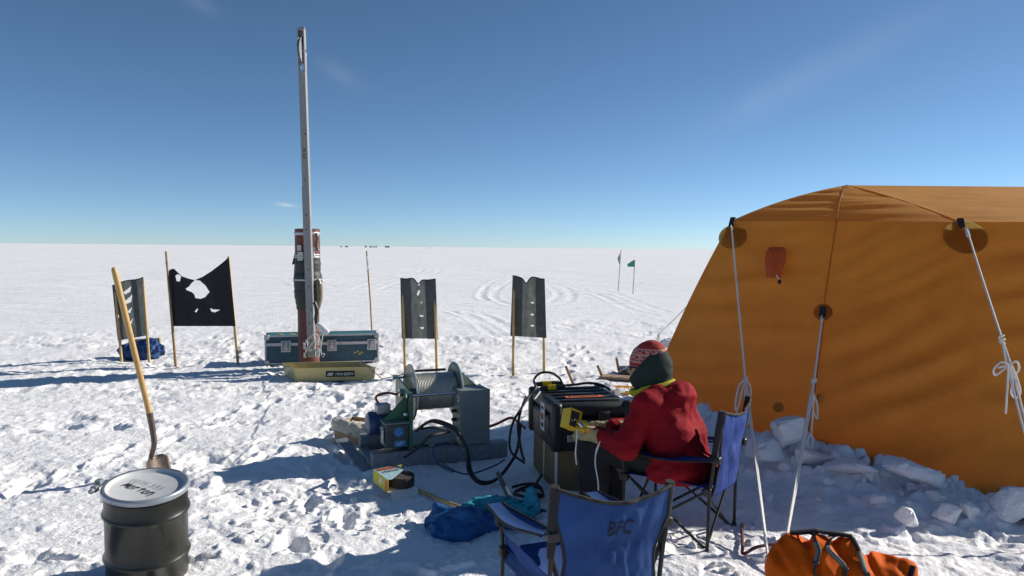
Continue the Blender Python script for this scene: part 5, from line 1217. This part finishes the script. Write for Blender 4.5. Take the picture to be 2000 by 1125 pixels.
# ================================================================== yellow hand-held controller
cc = W(1124, 818, 4.40); dn_ = unit(A(.60, -.76, .26)); dv = A(-.42, -.1, -.90); dv = unit(dv-dn_*(dn_ @ dv)); du = np.cross(dv, dn_)
du = du if du[0] > 0 else -du
yf = Fr(cc, du, dv, dn_)
ctl = thing('control_box', 'yellow hand held box with an open dark face and a white cord', 'controller', cc)
w_, h_, dp = .092, .115, .078
mb = MB(yf)
for sx in (-1, 1): mb.box((sx*(w_/2-.004), 0, -dp/2), (.008, h_, dp))
for sy in (-1, 1): mb.box((0, sy*(h_/2-.004), -dp/2), (w_-.016, .008, dp))
mb.box((0, 0, -dp+.004), (w_-.016, h_-.016, .008)); mb.build('housing', M['yellow'], ctl, bevel=.003)
MB(yf).box((0, 0, -.018), (w_-.018, h_-.018, .004)).build('dark_face', M['blk'], ctl)
MB(yf).lathe([(.008, 0), (.008, .006), (.004, .01)], 12, (.006, .0, -.016), (0, 0, 1)).build('switch', M['chrome'], ctl)
MB(yf).box((-.012, .01, -.015), (.02, .004, .003), x=(1, .6, 0)).build('print_mark', M['yellow'], ctl)
hnd = W(1142, 826, 4.44); hend = hfL((.10, .0, -.028))
MB().tube([cc+du*.03+dv*.01-dn_*.03, hnd, hend], [.020, .019, .017], 14).build('grip', M['yellow'], ctl)
MB().tube([cc+dv*.045+du*.02-dn_*.02, W(1136, 838, 4.42), W(1142, 842, 4.42)], [.016, .016, .012], 12).build('cable_boss', M['yellow'], ctl)
MB().tube([W(1131, 826, 4.40), W(1138, 834, 4.39)], .014, 10).build('metal_collar', M['chrome'], ctl)
MB().tube(spline([W(1127, 838, 4.40), W(1126, 860, 4.38), W(1124, 885, 4.38), W(1126, 907, 4.40)], 6), .0042, 6).build('white_cord', M['white'], ctl)
o = MB().tube(spline([W(1172, 862, 4.40), W(1164, 885, 4.38), W(1163, 910, 4.36), W(1168, 940, 4.33), W(1169, 968, 4.32)], 6), np.interp(np.linspace(0, 1, 25), [0, .15, .3, 1], [.003, .007, .004, .0035]), 7).build('pale_cord', M['white'], None); tag(o, 'pale cord hanging down beside the black trousers', 'cord')

# ================================================================== blanket bundle beside the lettered chair
bo = G(945, 1022); bfr = Fr(A(bo[0]+.05, bo[1], -.015), unit(A(.96, .25, 0)))
bd = thing('blanket_bundle', 'rolled blue tarp and teal blanket dumped on the snow behind the chair arm', 'bundle', bfr.o)
def tealf(P):
    d_ = ell(P, (.02, .10, .06), (.20, .10, .085)); d_ = smin(d_, ell(P, (.14, .02, .05), (.13, .08, .07)), .03); d_ = smin(d_, ell(P, (.27, .06, .09), (.045, .07, .095)), .03)
    return d_+.05*np.abs(noise3(P[0]/.12, P[1]/.06, P[2]/.06))-.008+.016*noise3(P[0]/.05, P[1]/.03, P[2]/.04)
sdf('teal_blanket', tealf, (-.3, -.1, -.02), (.4, .3, .26), .008, M['teal'], bd, bfr)
def tarpf(P):
    d_ = ell(P, (.0, .04, .03), (.36, .16, .055)); d_ = smin(d_, ell(P, (-.24, -.05, .04), (.15, .17, .075)), .05); d_ = smin(d_, cap(P, (-.33, .10, .10), (-.12, -.08, .10), .035, .05), .03)
    r_ = np.sqrt((P[0]+.20+.5*(P[1]+.1))**2+(P[2]-.10)**2); roll = np.maximum(r_-.058, np.abs(P[1]+.10)-.05); sp = np.sin(r_/.018*6.283)
    d_ = smin(d_, roll+.006*sp*(r_ < .06), .012)
    return d_+.045*np.abs(noise3(P[0]/.13, P[1]/.09, P[2]/.08))-.006+.008*noise3(P[0]/.04, P[1]/.04, P[2]/.04)
sdf('rolled_tarp', tarpf, (-.42, -.26, -.03), (.42, .2, .24), .008, M['tarp'], bd, bfr)
o = MB().tube([W(806, 953, 5.15), W(870, 980, 4.75), W(960, 1012, 4.5)], .012, 10).build('bamboo_stick', M['bamboo'], None); tag(o, 'yellow bamboo stick from the carton into the blue tarp', 'stick')
o = MB().tube([W(973, 925, 5.05), W(1000, 985, 4.6), W(1021, 1032, 4.3)], .017, 12).build('metal_pole', M['sun_pole'], None); tag(o, 'grey metal pole slanting across the teal blanket', 'pole')

# ================================================================== orange duffel
of = Fr(A(1.535, 3.36, -.01), unit(A(.95, -.22, 0)))
dg = thing('duffel_bag', 'bulging orange duffel bag cinched with dark straps beside the guy ropes', 'bag', of.o)
def duff(P):
    d_ = cap(P, (-.17, .02, .23), (.20, -.02, .17), .215, .20)
    d_ = smin(d_, cap(P, (-.10, .05, .33), (.06, .05, .36), .10, .07), .06)
    d_ = smin(d_, cap(P, (.20, .0, .27), (.335, -.02, .335), .09, .030), .05)
    d_ = smin(d_, ell(P, (.30, .0, .12), (.14, .2, .13)), .06)
    g = 0
    for xx_ in (-.13, .02, .17): g = g+.030*np.exp(-(((P[0]+.25*(P[2]-.2)-xx_)/.028)**2))
    pl_ = np.abs(noise3(P[0]/.13+2, P[1]/.2, P[2]/.22)); pl2 = noise3((P[0]+P[2])/.07, P[1]/.16, (P[2]-P[0])/.2)
    return np.maximum(d_+g+.075*pl_-.016+.020*pl2+.014*np.abs(noise3(P[0]/.05, P[1]/.09, P[2]/.07+3)), -.02-P[2])
Vd, Fd = surface_nets(lambda X, Y, Z: duff((X, Y, Z)), (-.46, -.34, -.03), (.48, .34, .52), .010)
Vd = Vd*.84; raw('bag_body', of(Vd), Fd, M['orange'], dg)
def drape(path, lift=.006):      # project a polyline onto the bag surface from above / the front
    out_ = []
    for p in path:
        dvec = np.linalg.norm((Vd-p)*A(1, 1, 1), axis=1); q = Vd[np.argmin(dvec)]; c_ = A(q[0]*.8, 0, .18); out_.append(q+unit(q-c_)*lift)
    q_ = np.array(out_)
    for _ in range(2): q_[1:-1] = (q_[:-2]+q_[1:-1]*2+q_[2:])/4
    return q_
for xx_, k in ((-.13, 'strap'), (.02, 'strap'), (.17, 'strap')):
    an = np.linspace(-2.6, .6, 26); path = [A(.84*(xx_-.25*.24*math.cos(q)), .30*math.sin(q), .17+.30*math.cos(q)) for q in an]
    pd = drape(path); pd = spline(pd[::2], 4); MB(of).tube(pd, .011, 8, flat=.35).build('strap', M[k], dg)
    j = len(pd)//2+3; MB(of).tube(pd[j:j+9]+A(0, 0, .004), .0125, 8, flat=.3).build('strap_end', M['strap_lt'], dg); MB(of).box(pd[j]+A(0, 0, .008), (.03, .022, .012)).build('buckle', M['blk'], dg, bevel=.004)
path = [A(-.22+.09*t_, .03, .45) for t_ in np.linspace(0, 3, 12)]; pd = drape(path, .012); MB(of).tube(spline(pd, 3), .018, 8, flat=.6).build('carry_handle', M['blk_web'], dg)
path = [A(.28, -.06, .30), A(.25, -.16, .24), A(.20, -.22, .18), A(.15, -.24, .13)]; MB(of).tube(spline(drape(path), 5), .012, 8, flat=.5).build('strap', M['blk_web'], dg)
# cables by the duffel
o = MB().tube(spline([A(*G(1449, 1030))+A(0, 0, .02), A(*G(1450, 1075))+A(0, 0, .03), A(*G(1452, 1092))+A(0, 0, .03), A(*G(1480, 1085))+A(0, 0, .05), A(*G(1530, 1080))+A(0, 0, .05), A(*G(1570, 1090))+A(0, 0, .04)], 7), .009, 8).build('dark_cable', M['hose_dk'], None); tag(o, 'dark red cable looping over the snow between chair foot and duffel', 'cable')
# sticks, board and string beyond the black case
for k, (b_, t_, lb) in enumerate((((1123, 752), (1105, 715), 'short bamboo stick leaning out of the snow behind the black case'), ((1180, 738), (1167, 714), 'short bamboo stick standing at the corner of the plank'), ((1211, 730), (1204, 699), 'short bamboo stick tied to a string beside the hat'))):
    g0 = G(*b_); o = MB().tube([g0+A(0, 0, -.04), W(*t_, g0[1]-.02)], .018, 9).build('bamboo_stick', M['bamboo_dk'], None); tag(o, lb, 'stick', 'bamboo sticks behind the black case')
pa, pb = G(1176, 742), G(1236, 746); fx_ = unit(pb-pa); o = MB(Fr(pa+A(0, 0, .03), fx_)).box((.24, .1, 0), (.52, .20, .03)).build('wooden_plank', M['lath'], None, bevel=.003); tag(o, 'flat wooden plank lying on the snow beside the bamboo sticks', 'plank')
pa = G(1212, 735); o = MB(Fr(pa+A(0, 0, .02), unit(A(1, .1, 0)))).prism([(0, 0, 0), (.3, -.02, 0), (.32, .35, .0), (.05, .4, .0)], (0, 0, .06)).build('dark_tray', M['blk'], None, bevel=.01); tag(o, 'low dark tray on the snow half hidden by the hat', 'tray')
o = MB().tube([W(1206, 728, 9.6), W(1232, 712, 9.6), W(1262, 690, 9.7)], .005, 6).build('string', M['rope'], None); tag(o, 'thin string stretched from a bamboo stick towards the tent', 'string')
o = MB().prism([A(*G(1196, 772))+A(0, 0, .02), A(*G(1232, 774))+A(0, 0, .02), A(*G(1236, 764))+A(0, 0, .05), A(*G(1200, 762))+A(0, 0, .05)], (0, 0, .012)).build('orange_cloth', M['tent'], None); tag(o, 'scrap of orange cloth pressed in snow beyond the black case', 'cloth')
scatter(14, lambda r: (r.gauss(1.42, .22), r.gauss(8.75, .12)), 'snow chunk heaped beyond the black case', 'snow chunks beyond the black case', 1., 2.2, 8)
